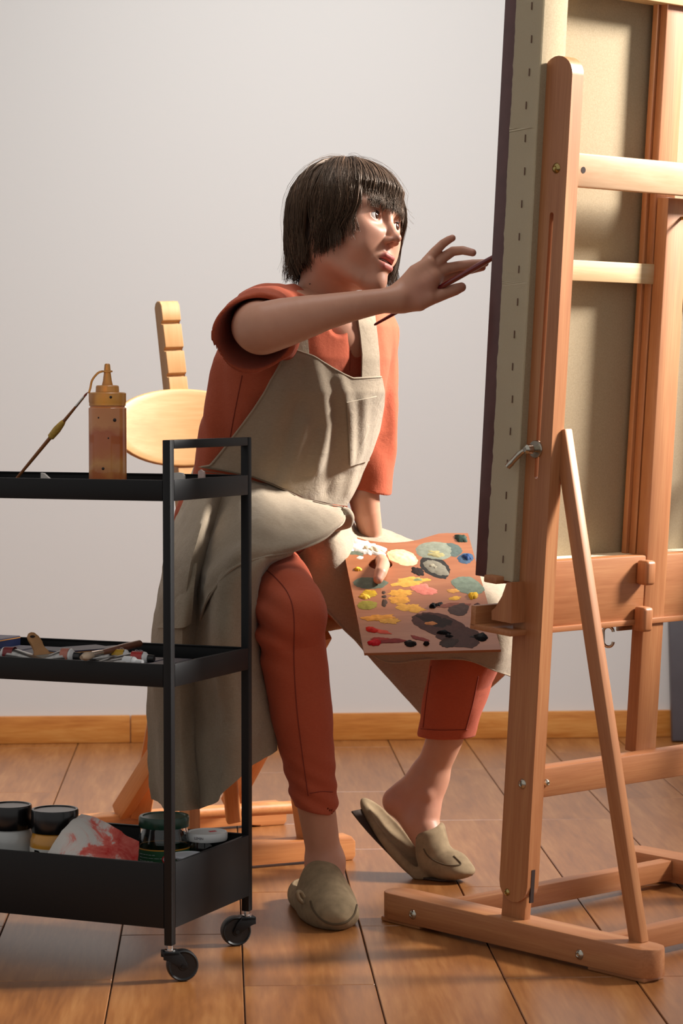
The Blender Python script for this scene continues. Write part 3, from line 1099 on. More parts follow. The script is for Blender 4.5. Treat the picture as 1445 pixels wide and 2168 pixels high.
# flat brush with a pale paddle handle leaning up out of the tray
pw = empty('flat_paintbrush', on_tray(90, 1395, Z_MID + .01), 'pale wooden flat brush with hanging hole, leaning out of the tray', 'paintbrush')
pcen = P(88, 1368, 3.86)
mp_ = frame(pcen, Vector((1, 0.3, 0)), zhint=(0.1, -0.9, 0.35))
sc = 3.86 / FPX
hp = [(58, 1347), (61, 1340), (67, 1337), (74, 1338), (83, 1346), (90, 1358), (91, 1366), (91, 1374), (97, 1380), (108, 1386), (112, 1392), (66, 1398), (70, 1390), (74, 1384), (74, 1376), (66, 1364), (60, 1355)]
prism('handle', [((x - 88) * sc, -(y - 1368) * sc) for x, y in hp], 0.008, plain('pale_brush_wood', '#a87848', 0.5, noise=0.12, nscale=50), pw, mp_, 0.0025, z0=-0.004)
lathe('hanging_hole', [(0, .0047), (.0042, .0047), (.0042, 0)], M['hole'], pw, mp_ @ Matrix.Translation(((69 - 88) * sc, -(1348 - 1368) * sc, 0)) @ Matrix.Scale(.5, 4, (0, 1, 0)), 16)
fp = [(66, 1398), (66, 1390), (112, 1386), (143, 1392), (143, 1402), (66, 1404)]
prism('ferrule', [((x - 88) * sc, -(y - 1368) * sc) for x, y in fp], 0.012, plain('grimy_ferrule', '#8d8478', 0.5, 0.5, noise=.2), pw, mp_, 0.002, z0=-0.006)
# palette knife-like steel blade
pk_ = empty('palette_knife', on_tray(185, 1395, Z_MID + .012), 'thin steel palette knife with pale blade by the brush', 'palette knife')
a_ = on_tray(150, 1402, Z_MID + .016); b_ = on_tray(182, 1388, Z_MID + .024)
beam('blade', a_, b_, 0.012, 0.001, Vector((0.2, 1, 0.3)), M['white_print'], pk_, 0.0003)
c_ = on_tray(196, 1399, Z_MID + .018)
tube('shank', [b_, b_.lerp(c_, .5) - UP * .002, c_], .0022, M['brass'], pk_, 8)

# ---- bottom bin: jars and rag
M['lid_black'] = plain('black_jar_lid', '#101012', 0.22, 0, 0.5)
M['ochre'] = plain('ochre_paint_jar', '#c98a2c', 0.3, 0, 0.5, coat=0.3)
M['clear_jar'] = plain('milky_clear_jar', '#b9bab8', 0.25, bumpy=0.6, nscale=90)
M['glass'] = glassy('clear_glass', (0.93, 0.95, 0.94, 1), 0.03)
M['jar_label'] = plain('white_jar_label', '#d4d2cc', 0.5)


def dist_at(x, ytop, Y):
    return P(x, ytop, Y)


def paint_jar(x, Y, r, ytop, ylid, label, body, lab=None):
    c = P(x, ytop, Y)
    root = empty('paint_jar', Vector((c.x, c.y, Z_BIN)), label, 'jar')
    m = Matrix.Translation((c.x, c.y, Z_BIN))
    z1 = c.z - Z_BIN; z0 = P(x, ylid, Y).z - Z_BIN
    lathe('body', [(0, 0), (r * .92, 0), (r, .004), (r, z0 - .022), (r * .985, z0 - .014), (r * .9, z0 - .004), (r * .82, z0), (0, z0)], body, root, m, 40)
    lathe('lid', [(0, z0 - .001), (r * .93, z0 - .001), (r * .95, z0 + .0015), (r * .95, z1 - .003), (r * .92, z1), (r * .84, z1), (r * .82, z1 - .0015), (0, z1 - .0015)], M['lid_black'], root, m, 40)
    if lab:
        s, zb, zt_ = lab
        lathe('label', [(r * 1.0, zb), (r * 1.012, zb), (r * 1.012, zt_), (r * 1.0, zt_)], M['jar_label'], root, m, 40)
        o = text_obj('print', s, 0.030, M['lid_black'], root, None)
        wrap_text(o, r * 1.014)
        ang = math.radians(-50)
        o.matrix_basis = m @ Matrix.Rotation(ang, 4, 'Z') @ Matrix.Translation((0, -r * 1.014, zt_ - 0.0225)) @ Matrix.Rotation(math.pi / 2, 4, 'X')
        o.matrix_parent_inverse = world_of(root).inverted()
    return root


sc_ = FPX / 3.95
zz = lambda y, Y=3.95: CAM_Z - (y - 838) / (FPX / Y) - Z_BIN
paint_jar(116, 3.885, 0.0400, 1712, 1758, 'ochre paint jar with black screw lid and white label', M['ochre'], ('Pe', 0.018, P(116, 1790, 3.885).z - Z_BIN))
paint_jar(22, 3.92, 0.0365, 1703, 1751, 'milky clear jar with black lid at the left edge', M['clear_jar'])

# glass jar, green lid, printed label
gj = P(347, 1726, 3.93)
root = empty('glass_jar', Vector((gj.x, gj.y, Z_BIN)), 'tall glass jar with dark green lid and green label', 'jar')
m = Matrix.Translation((gj.x, gj.y, Z_BIN))
R_ = 0.0435
ztop = gj.z - Z_BIN
zl = P(347, 1746, 3.93).z - Z_BIN
lathe('glass', [(0, 0), (R_ * .9, 0), (R_, .005), (R_, zl - .032), (R_ * .97, zl - .02), (R_ * .88, zl - .007), (R_ * .86, zl), (R_ * .86 - .0025, zl), (R_ * .86 - .002, zl - .007), (R_ * .94, zl - .02), (R_ - .003, zl - .032), (R_ - .003, .006), (R_ * .88, .003), (0, .003)], M['glass'], root, m, 40)
lathe('lid', [(0, zl - .002), (R_ * .93, zl - .002), (R_ * .95, zl), (R_ * .95, ztop - .003), (R_ * .91, ztop), (R_ * .80, ztop), (R_ * .78, ztop - .0015), (0, ztop - .0015)], plain('green_lid', '#1d3d2e', 0.3, 0, .5, noise=.2), root, m, 40)
zl1 = P(347, 1792, 3.93).z - Z_BIN
gl = lathe('paper_label', [(R_, .012), (R_ + .0005, .012), (R_ + .0005, zl1), (R_, zl1)], plain('green_label', '#1f5130', 0.5), root, m, 40)
lathe('gold_line', [(R_, zl1 - .0002), (R_ + .0008, zl1 - .0002), (R_ + .0008, zl1 + .0016), (R_, zl1 + .0016)], plain('gold_line', '#c98b2b', 0.4), gl, m, 40)
lines = [' '.join('-' * random.Random(r * 9 + k).randint(2, 6) for k in range(5)) for r in range(9)]   # print too small to read
o = text_obj('small_print', '\n'.join(lines), 0.0052, M['white_print'], gl, None, 0.0001)
wrap_text(o, R_ + .0006)
o.matrix_basis = m @ Matrix.Rotation(math.radians(-58), 4, 'Z') @ Matrix.Translation((0, -R_ - .0006, zl1 - .008)) @ Matrix.Rotation(math.pi / 2, 4, 'X')
o.matrix_parent_inverse = world_of(gl).inverted()
o = text_obj('script_print', 'Co', 0.03, M['white_print'], gl, None, 0.0001, shear=0.35)
wrap_text(o, R_ + .0006)
o.matrix_basis = m @ Matrix.Rotation(math.radians(-5), 4, 'Z') @ Matrix.Translation((0, -R_ - .0006, zl1 - .036)) @ Matrix.Rotation(math.pi / 2, 4, 'X')
o.matrix_parent_inverse = world_of(gl).inverted()
o = lathe('round_mark', [(0, .0008), (.006, .0008), (.006, 0)], M['white_print'], gl, None, 20)
o.matrix_basis = m @ Matrix.Rotation(math.radians(8), 4, 'Z') @ Matrix.Translation((0, -R_ - .0003, zl1 - .013)) @ Matrix.Rotation(math.pi / 2, 4, 'X')
o = lathe('round_mark', [(.0045, .0011), (.0065, .0011), (.0065, 0)], M['red_print'], gl, None, 20)
o.matrix_basis = m @ Matrix.Rotation(math.radians(8), 4, 'Z') @ Matrix.Translation((0, -R_ - .0003, zl1 - .013)) @ Matrix.Rotation(math.pi / 2, 4, 'X')


def small_jar(x, ytop, ylid, Y, r, label, lidmat, z0=Z_BIN, mark=True):
    c = P(x, ytop, Y)
    root = empty('glass_jar', Vector((c.x, c.y, z0)), label, 'jar')
    m = Matrix.Translation((c.x, c.y, z0))
    zt_ = c.z - z0; zl = P(x, ylid, Y).z - z0
    lathe('glass', [(0, 0), (r * .85, 0), (r * .93, .004), (r * .93, zl - .02), (r * .97, zl - .012), (r * .9, zl - .006), (r * .88, zl), (r * .88 - .002, zl), (r * .88 - .002, zl - .006), (r * .93 - .003, zl - .02), (r * .93 - .003, .005), (r * .8, .003), (0, .003)], M['glass'], root, m, 36)
    lid = lathe('lid', [(0, zl - .001), (r * .97, zl - .001), (r, zl + .0015), (r, zt_ - .003), (r * .96, zt_), (r * .88, zt_), (r * .86, zt_ - .001), (0, zt_ - .001)], lidmat, root, m, 36)
    if mark:
        bm = bmesh.new()
        bm_box(bm, .004, .016, -.004, .004, zt_ - .0012, zt_ - .0006)
        bm_obj('red_mark', bm, M['red_print'], lid, m @ Matrix.Rotation(.5, 4, 'Z'))
        o = text_obj('print', 'LEMIN', 0.006, M['kraft'], lid, None, 0.0001)
        wrap_text(o, r + .0002)
        o.matrix_basis = m @ Matrix.Rotation(math.radians(-35), 4, 'Z') @ Matrix.Translation((0, -r - .0002, zl + .004)) @ Matrix.Rotation(math.pi / 2, 4, 'X')
        o.matrix_parent_inverse = world_of(lid).inverted()
    return root


small_jar(438, 1760, 1776, 3.935, 0.0335, 'small glass jar with white metal lid beside the far post', plain('white_jar_lid', '#c9cac9', 0.35))
small_jar(398, 1808, 1813, 3.86, 0.027, 'low glass jar with pale lid tucked behind the near post', plain('pale_lid', '#b9bcc2', 0.4), mark=False)

# paint-stained rag: folded cloth with a peak
_m, _nt, _b = new_mat('stained_rag')
_tc = N(_nt, 'ShaderNodeTexCoord')
_uv = N(_nt, 'ShaderNodeSeparateXYZ'); _nt.links.new(_tc.outputs['Object'], _uv.inputs[0])
_nz = N(_nt, 'ShaderNodeTexNoise', Scale=16.0, Detail=6.0, Roughness=0.65, Distortion=0.8); _nt.links.new(_tc.outputs['Object'], _nz.inputs['Vector'])
_lin = N(_nt, 'ShaderNodeMath', operation='MULTIPLY_ADD'); _nt.links.new(_uv.outputs[0], _lin.inputs[0]); _lin.inputs[1].default_value = 2.2; _nt.links.new(_nz.outputs[0], _lin.inputs[2])
_c = ramp(_nt, _lin.outputs[0], [(0.42, hexc('#cbc6c0')), (0.50, hexc('#cdbdb6')), (0.56, hexc('#d2685c')), (0.72, hexc('#b8241f')), (0.9, hexc('#7c2522'))])
_nt.links.new(_c, _b.inputs['Base Color']); _b.inputs['Roughness'].default_value = 0.9
_n2 = N(_nt, 'ShaderNodeTexNoise', Scale=70.0, Detail=5.0); _nt.links.new(_tc.outputs['Object'], _n2.inputs['Vector'])
bump(_nt, _b, _n2.outputs[0], 0.4, 0.003)
M['rag'] = _m
# control rows of the rag in photo space (x, y, depth)
rows = [[(88, 1850, 3.84), (100, 1806, 3.83), (138, 1752, 3.85), (172, 1722, 3.89)],
        [(120, 1855, 3.80), (140, 1806, 3.80), (170, 1760, 3.83), (190, 1728, 3.88)],
        [(165, 1860, 3.79), (190, 1822, 3.79), (205, 1775, 3.83), (216, 1738, 3.87)],
        [(215, 1866, 3.79), (232, 1836, 3.80), (240, 1795, 3.83), (248, 1757, 3.86)],
        [(285, 1875, 3.83), (290, 1838, 3.84), (292, 1815, 3.86), (292, 1783, 3.89)]]


def catmull_surface(rows, nu, nv):
    """rows: list of lists of Vectors -> dense grid through the controls"""
    rs = [smooth_path(r, nv) for r in rows]
    cols = [smooth_path([r[j] for r in rs], nu) for j in range(len(rs[0]))]
    return [[cols[j][i] for j in range(len(cols))] for i in range(len(cols[0]))]


def grid_mesh(name, g, mat, parent=None, thick=0.0015, disp=None, smooth=True, origin=None):
    nu, nv = len(g), len(g[0])
    bm = bmesh.new()
    org = Vector(origin) if origin is not None else Vector()
    vs = [[bm.verts.new(p - org) for p in r] for r in g]
    for i in range(nu - 1):
        for j in range(nv - 1):
            bm.faces.new((vs[i][j], vs[i + 1][j], vs[i + 1][j + 1], vs[i][j + 1]))
    bmesh.ops.recalc_face_normals(bm, faces=bm.faces[:])
    if disp:
        bm.normal_update()
        for i in range(nu):
            for j in range(nv):
                v = vs[i][j]
                v.co += v.normal * disp(i / (nu - 1), j / (nv - 1), v.co + org)
    if thick:
        bmesh.ops.solidify(bm, geom=bm.faces[:], thickness=thick)
    return bm_obj(name, bm, mat, parent, Matrix.Translation(org), smooth=smooth, angle=60)


g = catmull_surface([[P(q[0], q[1], q[2] - .022) for q in r] for r in rows], 6, 6)
ro = P(190, 1800, 3.84)
rag = grid_mesh('paint_rag', g, M['rag'], None, 0.004, lambda u, v, p: 0.004 * mnoise.noise(p * 30) + 0.0015 * mnoise.noise(p * 80), origin=ro)
tag(rag, 'crumpled white rag with red paint stains in the bottom bin', 'rag')
# ------------------------------------------------------------------ chair
M['birch'] = wood('chair_birch', '#a17546', '#ae8252', '#b89062', 0.4, (1.6, 16, 16), 1.4)
M['chair_beech'] = wood('chair_beech', '#b06a3a', '#c47f49', '#d29158', 0.42, (2, 30, 30), 0.6)
cf = Vector((0.50, -0.866, 0)).normalized()       # chair faces this way
ct = Vector((-cf.y, cf.x, 0))                      # across, to the right and away
fb = floorP(640, 1817); rbp = floorP(225, 1772)
chair = empty('studio_chair', floorP(470, 1790), 'wooden studio chair with oval backrest and notched back post', 'chair')
CH_C = P(545, 1275, 4.60)                          # seat centre
seat_z = 0.488
# foot bars across
fr0 = floorP(742, 1816)
ctb = Vector((0.91, 0.41, 0)).normalized()
for nm, q, L in (('foot_bar', fr0, 0.47), ('foot_bar', fr0 + Vector((-0.16, 0.38, 0)) + ctb * 0.02, 0.47)):
    a = q - ctb * L
    m_ = frame(a, ctb, zhint=UP)
    out = [(0, 0.0), (0.06, 0.0), (0.085, 0.010), (L - 0.085, 0.010), (L - 0.06, 0.0), (L - 0.006, 0.0), (L, 0.008), (L, 0.036), (L - 0.008, 0.046), (0.008, 0.046), (0, 0.036)]
    mm = frame(a, ctb, yhint=UP)
    prism(nm, out, 0.05, M['chair_beech'], chair, mm, 0.004, z0=-0.025)
rr0 = fr0 + Vector((-0.16, 0.38, 0)) + ctb * 0.02
# side frames: each a raked leg from the rear bar to the seat front and a prop from the front bar
for k in (0.12, 0.36):
    fa = fr0 - ctb * k; ra = rr0 - ctb * k
    seat_f = Vector((CH_C.x, CH_C.y, seat_z - .03)) + cf * 0.10 + ctb * (0.08 - (k - 0.12) * .75)
    seat_r = Vector((CH_C.x, CH_C.y, seat_z - .03)) - cf * 0.14 + ctb * (0.08 - (k - 0.12) * .75)
    beam('leg', ra + UP * 0.045, seat_f + ctb * 0.0, 0.042, 0.024, cf, M['chair_beech'], chair, 0.003)
    off = ctb * 0.027
    beam('leg', fa + UP * 0.045 + off, seat_r + off, 0.042, 0.024, cf, M['chair_beech'], chair, 0.003)
# dowel foot rest and outer leg seen at the left
dz = P(440, 1722, 4.80)
tube('dowel', [P(398, 1722, 4.79), P(655, 1707, 4.93)], 0.0135, M['chair_beech'], chair, 16)
lega = P(297, 1730, 4.93); legb = P(352, 1420, 4.80)
beam('leg', lega, legb, 0.04, 0.026, Vector((1, 0, 0)), M['chair_beech'], chair, 0.004)
beam('upright_plate', P(495, 1740, 4.74), P(476, 1560, 4.66), 0.030, 0.018, Vector((1, 0.3, 0)), M['chair_beech'], chair, 0.005, seg=3)
# seat: rounded slab
m_ = frame(Vector((CH_C.x, CH_C.y, seat_z - 0.028)), cf, zhint=UP)
pts = []
for k in range(40):
    a = 2 * math.pi * k / 40
    ex = abs(math.cos(a)) ** 0.55 * math.copysign(1, math.cos(a)); ey = abs(math.sin(a)) ** 0.55 * math.copysign(1, math.sin(a))
    pts.append((0.145 * ex, 0.150 * ey))
prism('seat', pts, 0.026, M['birch'], chair, m_, 0.008, seg=3)
# back post with three notches in its front edge (front edge faces the camera side)
pb0 = P(352, 640, 4.98); pb1 = P(372, 830, 4.96)
pdv = (pb1 - pb0).normalized()
pbase = Vector((CH_C.x, CH_C.y, seat_z - .03)) - cf * 0.17
sN = 4.98 / FPX
m_ = frame(P(352, 637, 4.98), pdv, yhint=cf)       # local X down the post, Y towards the front
prof = [(0, -0.014), (0.002, 0.006), (0.010, 0.014)]
dep = 0.016
prof = [(0.012, -dep), (0.003, -dep + .006), (0.0, -dep + .014), (0.003, dep - .006), (0.012, dep)]
for yn in (681, 738, 793, 850, 905):
    xn = (yn - 637) * sN
    prof += [(xn - .002, dep), (xn, dep - .001), (xn + .003, dep - .010), (xn + .007, dep - .0105), (xn + .008, dep - .001)]
Lp_ = (pbase - P(352, 637, 4.98)).length
prof += [(Lp_, dep), (Lp_, -dep)]
prism('back_post', prof, 0.042, M['birch'], chair, m_, 0.0012, z0=-0.021, seg=1)
# oval backrest, slightly dished plywood
bc = P(388, 905, 4.93)
bn = (cf + UP * 0.12).normalized()
m_ = frame(bc, ct, zhint=bn)
bm = bmesh.new()
rings = []
RX, RY = 0.170, 0.079
for k in range(7):
    f = k / 6
    ring = []
    for i in range(48):
        a = 2 * math.pi * i / 48
        x = RX * f * math.cos(a); y = RY * f * math.sin(a)
        ring.append((x, y, 0.9 * x * x))
    rings.append(ring)
top = [[bm.verts.new((x, y, z)) for x, y, z in r] for r in rings[1:]]
botv = [[bm.verts.new((x, y, z - .014)) for x, y, z in r] for r in rings[1:]]
c0 = bm.verts.new((0, 0, 0)); c1 = bm.verts.new((0, 0, -.014))
for L, c in ((top, c0), (botv, c1)):
    for i in range(48):
        j = (i + 1) % 48
        bm.faces.new((c, L[0][i], L[0][j]))
        for a, b2 in zip(L, L[1:]):
            bm.faces.new((a[i], b2[i], b2[j], a[j]))
rim = []
for i in range(48):
    j = (i + 1) % 48
    rim.append(bm.faces.new((top[-1][i], top[-1][j], botv[-1][j], botv[-1][i])))
es = [e for e in bm.edges if all(v in top[-1] for v in e.verts) or all(v in botv[-1] for v in e.verts)]
bmesh.ops.bevel(bm, geom=es, offset=0.004, segments=3, profile=0.5, affect='EDGES')
bm_obj('backrest', bm, M['birch'], chair, m_, smooth=True, angle=50)
beam('backrest_bracket', P(395, 985, 4.95), P(408, 1040, 4.93), 0.03, 0.02, Vector((1, 0, 0)), M['chair_beech'], chair, 0.002)

# ------------------------------------------------------------------ dark panel leaning on the wall at the right
pa = floorP(1416, 1566); pa2 = pa + Vector((0.55, 0.04, 0))
wall_y = (W0 - WN * 0.0)
top_off = Vector((0, 0.045, 0.31))
bl = pa
ux = (pa2 - pa).normalized(); uy = (Vector((0, 0.05, 0.31))).normalized()
m_ = frame(pa + Vector((0, -0.045, 0)), ux, yhint=uy)
bm = bmesh.new(); bm_box(bm, 0, 0.5, 0.002, 0.36, -0.012, 0.012, 0.004)
pn = bm_obj('dark_panel', bm, plain('dark_grey_board', '#4b474c', 0.4, noise=.1, nscale=14), None, m_, smooth=True, angle=40)
tag(pn, 'dark grey board leaning against the wall behind the easel', 'board')
# ------------------------------------------------------------------ implicit-surface modelling (numpy): smooth blends of tapered limbs
F32 = np.float32


def A(v):
    return np.array(v, dtype=F32)


def s_cone(a, b, r1, r2):
    a = A(a); ba = A(b) - a
    L2 = float(ba @ ba) + 1e-12

    def f(p):
        q = p - a
        t = np.clip((q @ ba) / L2, 0, 1)
        return np.sqrt(((q - t[:, None] * ba) ** 2).sum(1)) - (r1 + (r2 - r1) * t)
    return f


def s_chain(pts, rads):
    fs = [s_cone(pts[i], pts[i + 1], rads[i], rads[i + 1]) for i in range(len(pts) - 1)]

    def f(p):
        d = fs[0](p)
        for g in fs[1:]:
            d = np.minimum(d, g(p))
        return d
    return f


def s_limb(pts, rads, n=3):
    """chain with smoothly interpolated centre line and radius"""
    q = smooth_path([Vector(p).to_4d() if False else Vector(p) for p in pts], n)
    r = [v.x for v in smooth_path([Vector((x, 0, 0)) for x in rads], n)]
    return s_chain(q, r)


def s_ell(c, r, R=None):
    c = A(c); r = A(r)
    Rm = None if R is None else A(R)

    def f(p):
        q = p - c
        if Rm is not None:
            q = q @ Rm
        k0 = np.sqrt(((q / r) ** 2).sum(1)) + 1e-9
        k1 = np.sqrt(((q / (r * r)) ** 2).sum(1)) + 1e-9
        return k0 * (k0 - 1) / k1
    return f


def s_ball(c, r):
    c = A(c)
    return lambda p: np.sqrt(((p - c) ** 2).sum(1)) - r


def s_plane(p0, n):
    """negative on the side the normal points away from"""
    p0 = A(p0); n = A(Vector(n).normalized())
    return lambda p: (p - p0) @ n


def s_loft(st, e1, e2, power=2.0):
    """stations (centre, half-width along e1, half-depth along e2), stacked by height z"""
    st = sorted(st, key=lambda s: s[0][2])
    zs = A([s[0][2] for s in st]); cx = A([s[0][0] for s in st]); cy = A([s[0][1] for s in st])
    aa = A([s[1] for s in st]); bb = A([s[2] for s in st])
    e1 = A(e1); e2 = A(e2)

    def f(p):
        z = p[:, 2]
        x = p[:, 0] - np.interp(z, zs, cx); y = p[:, 1] - np.interp(z, zs, cy)
        a = np.interp(z, zs, aa); b = np.interp(z, zs, bb)
        u = np.abs(x * e1[0] + y * e1[1]) / a; v = np.abs(x * e2[0] + y * e2[1]) / b
        k = (u ** power + v ** power) ** (1 / power)
        d = (k - 1) * np.minimum(a, b)
        return np.maximum(d, np.maximum(z - zs[-1], zs[0] - z)).astype(F32)
    return f


def smin(a, b, k):
    if k <= 0:
        return np.minimum(a, b)
    h = np.clip(0.5 + 0.5 * (b - a) / k, 0, 1)
    return b + (a - b) * h - k * h * (1 - h)


def smax(a, b, k):
    return -smin(-a, -b, k)


class Field:
    def __init__(self):
        self.ops = []

    def add(self, f, k=0.0):
        self.ops.append(('u', f, k)); return self

    def sub(self, f, k=0.0):
        self.ops.append(('s', f, k)); return self

    def cut(self, f, k=0.0):
        self.ops.append(('i', f, k)); return self

    def mod(self, g):
        self.ops.append(('m', g, 0)); return self

    def __call__(self, p):
        d = None
        for op, f, k in self.ops:
            if op == 'm':
                d = f(p, d); continue
            e = f(p)
            if d is None:
                d = e
            elif op == 'u':
                d = smin(d, e, k)
            elif op == 's':
                d = smax(d, -e, k)
            else:
                d = smax(d, e, k)
        return d.astype(F32)


def mesh_field(fn, lo, hi, h, B=8, chunk=250000):
    """surface nets of fn<0 in the box lo..hi with cell h; only blocks near the surface are evaluated finely"""
    lo = A(lo); hi = A(hi)
    nb = np.ceil((hi - lo) / (h * B)).astype(int)
    n = nb * B + 1
    V = np.empty(tuple(n), dtype=F32)
    bi = np.stack(np.meshgrid(*[np.arange(k) for k in nb], indexing='ij'), -1).reshape(-1, 3)
    cen = lo + (bi + 0.5).astype(F32) * (h * B)
    dc = np.concatenate([fn(cen[i:i + chunk]) for i in range(0, len(cen), chunk)])
    R = h * B * 0.87
    big = np.repeat(np.repeat(np.repeat(dc.reshape(tuple(nb)), B, 0), B, 1), B, 2)
    V[:-1, :-1, :-1] = big
    V[-1] = V[-2]; V[:, -1] = V[:, -2]; V[:, :, -1] = V[:, :, -2]
    act = bi[np.abs(dc) < R * 1.35 + 0.002]
    loc = np.stack(np.meshgrid(*[np.arange(B + 1)] * 3, indexing='ij'), -1).reshape(-1, 3)
    step = max(1, chunk // len(loc))
    for i in range(0, len(act), step):
        idx = (act[i:i + step, None, :] * B + loc[None]).reshape(-1, 3)
        d = fn(lo + idx.astype(F32) * h)
        V[idx[:, 0], idx[:, 1], idx[:, 2]] = d
    ins = V < 0
    s = np.zeros(tuple(n - 1), dtype=np.int8)
    for dx in (0, 1):
        for dy in (0, 1):
            for dz in (0, 1):
                s += ins[dx:n[0] - 1 + dx, dy:n[1] - 1 + dy, dz:n[2] - 1 + dz]
    c = np.argwhere((s > 0) & (s < 8))
    idx = np.full(tuple(n - 1), -1, dtype=np.int32)
    idx[c[:, 0], c[:, 1], c[:, 2]] = np.arange(len(c))
    cv = {}
    for dx in (0, 1):
        for dy in (0, 1):
            for dz in (0, 1):
                cv[dx, dy, dz] = V[c[:, 0] + dx, c[:, 1] + dy, c[:, 2] + dz]
    acc = np.zeros((len(c), 3), F32); cnt = np.zeros(len(c), F32)
    for a in cv:
        for ax in range(3):
            if a[ax] == 1: continue
            b = list(a); b[ax] = 1; b = tuple(b)
            va, vb = cv[a], cv[b]
            m = (va < 0) != (vb < 0)
            t = np.where(m, va / np.where(m, va - vb, 1), 0)
            pos = np.tile(A(a), (len(c), 1)); pos[:, ax] = t
            acc += np.where(m[:, None], pos, 0); cnt += m
    verts = lo + (c + acc / cnt[:, None]) * h
    quads = []
    for ax in range(3):
        sl0 = [slice(None)] * 3; sl1 = [slice(None)] * 3
        sl0[ax] = slice(0, -1); sl1[ax] = slice(1, None)
        ch = ins[tuple(sl0)] != ins[tuple(sl1)]
        e = np.argwhere(ch)
        o1, o2 = [(1, 2), (2, 0), (0, 1)][ax]
        ok = (e[:, o1] > 0) & (e[:, o2] > 0) & (e[:, o1] < n[o1] - 1) & (e[:, o2] < n[o2] - 1)
        e = e[ok]
        inside = ins[e[:, 0], e[:, 1], e[:, 2]]
        def cell(d1, d2):
            q = e.copy(); q[:, o1] -= d1; q[:, o2] -= d2
            return idx[q[:, 0], q[:, 1], q[:, 2]]
        q = np.stack([cell(1, 1), cell(0, 1), cell(0, 0), cell(1, 0)], 1)
        q = np.where(inside[:, None], q, q[:, ::-1])
        quads.append(q)
    quads = np.concatenate(quads)
    quads = quads[(quads >= 0).all(1)]
    # two Newton steps onto the surface
    for _ in range(1):
        out = np.empty_like(verts)
        for i in range(0, len(verts), chunk):
            v = verts[i:i + chunk].astype(F32)
            d = fn(v); ee = h * 0.4
            g = np.stack([fn(v + A(np.eye(3)[k] * ee)) - d for k in range(3)], 1)
            g /= (np.linalg.norm(g, axis=1, keepdims=True) + 1e-9)
            out[i:i + chunk] = v - g * np.clip(d, -h * .5, h * .5)[:, None]
        verts = out
    return verts, quads


def fast_mesh(name, verts, quads, mat, parent=None, color=None, matrix=None):
    me = bpy.data.meshes.new(name)
    nv, nq = len(verts), len(quads)
    me.vertices.add(nv); me.vertices.foreach_set('co', np.ascontiguousarray(verts, dtype=F32).ravel())
    me.loops.add(nq * 4); me.loops.foreach_set('vertex_index', np.ascontiguousarray(quads, dtype=np.int32).ravel())
    me.polygons.add(nq)
    me.polygons.foreach_set('loop_start', np.arange(0, nq * 4, 4, dtype=np.int32))
    me.update(calc_edges=True)
    me.validate()
    me.polygons.foreach_set('use_smooth', np.ones(len(me.polygons), dtype=bool))
    if color is not None:
        at = me.color_attributes.new('tint', 'FLOAT_COLOR', 'POINT')
        at.data.foreach_set('color', np.ascontiguousarray(color, dtype=F32).ravel())
    me.update()
    return link_mesh(name, me, mat, parent, matrix)


def vnoise(p, s, seed=0):
    """cheap smooth pseudo-noise (sum of sines), about -1..1"""
    q = p * s + seed * 1.7
    x, y, z = q[:, 0], q[:, 1], q[:, 2]
    return (np.sin(x * 1.0 + 1.3 * np.sin(y * 0.9 + 0.4 * z) + seed) + np.sin(y * 1.1 + 1.2 * np.sin(z * 0.8 + .5 * x) + 2 * seed) + np.sin(z * 0.95 + 1.4 * np.sin(x * .7 + .6 * y) + 3 * seed)) / 3
# ------------------------------------------------------------------ the painter: body (skin)
person = empty('person', floorP(700, 1985) * 0.5 + floorP(940, 1860) * 0.5, 'seated person in rust linen and a beige apron, reaching to the canvas with a brush', 'person')

HO = P(733, 497, 4.29)                                   # between the ears
g_ = Vector((0.80, -0.60, 0.06)).normalized()            # looking right, a little towards the camera
u_ = Vector((0.20, 0.16, 0.96)); u_ = (u_ - g_ * u_.dot(g_)).normalized()
ang_roll = math.radians(0.5)
l_ = u_.cross(g_).normalized()                           # her left
u_, l_ = (u_ * math.cos(ang_roll) + l_ * math.sin(ang_roll)).normalized(), (l_ * math.cos(ang_roll) - u_ * math.sin(ang_roll)).normalized()
HM = Matrix((l_, g_, u_)).transposed().to_4x4(); HM.translation = HO
HMi = HM.inverted()


def hl(w):
    return HMi @ Vector(w)


JR = {'sh': P(548, 668, 4.20), 'el': P(546, 694, 3.985), 'wr': P(838, 634, 4.03)}
JL = {'sh': P(785, 705, 4.42), 'el': P(772, 985, 4.47), 'wr': P(787, 1150, 4.345)}
neck_w = P(672, 668, 4.325)

# ---- head and neck, in head space
nk = hl(neck_w)
hd = Field()
hd.add(s_ell((0, -.014, .046), (.072, .090, .080)))
hd.add(s_ell((0, .028, -.020), (.057, .052, .078)), .03)
hd.add(s_ell((0, .050, .040), (.055, .037, .046)), .03)
for sx in (-1, 1):
    hd.add(s_chain([(sx * .053, -.006, -.028), (sx * .046, .012, -.062), (sx * .022, .058, -.092), (0, .072, -.098)], [.013, .013, .011, .012]), .026)
    hd.add(s_ball((sx * .040, .062, -.004), .0195), .024)
    hd.add(s_ball((sx * .030, .061, -.036), .0245), .026)
hd.add(s_ball((0, .079, -.093), .0135), .016)
hd.add(s_ball((0, .072, -.058), .025), .022)
for sx in (-1, 1):
    hd.add(s_ball((sx * .0175, .0755, -.012), .0165), .024)
    hd.sub(s_ell((sx * .031, .1045, .016), (.0190, .020, .0130)), .018)
    hd.add(s_chain([(sx * .012, .087, .036), (sx * .030, .086, .039), (sx * .048, .070, .035)], [.0042, .0044, .0040]), .016)
hd.add(s_chain([(0, .086, .030), (0, .0925, .010), (0, .1075, -.0145)], [.0065, .0058, .0062]), .012)
hd.add(s_ball((0, .1115, -.0180), .0074), .007)
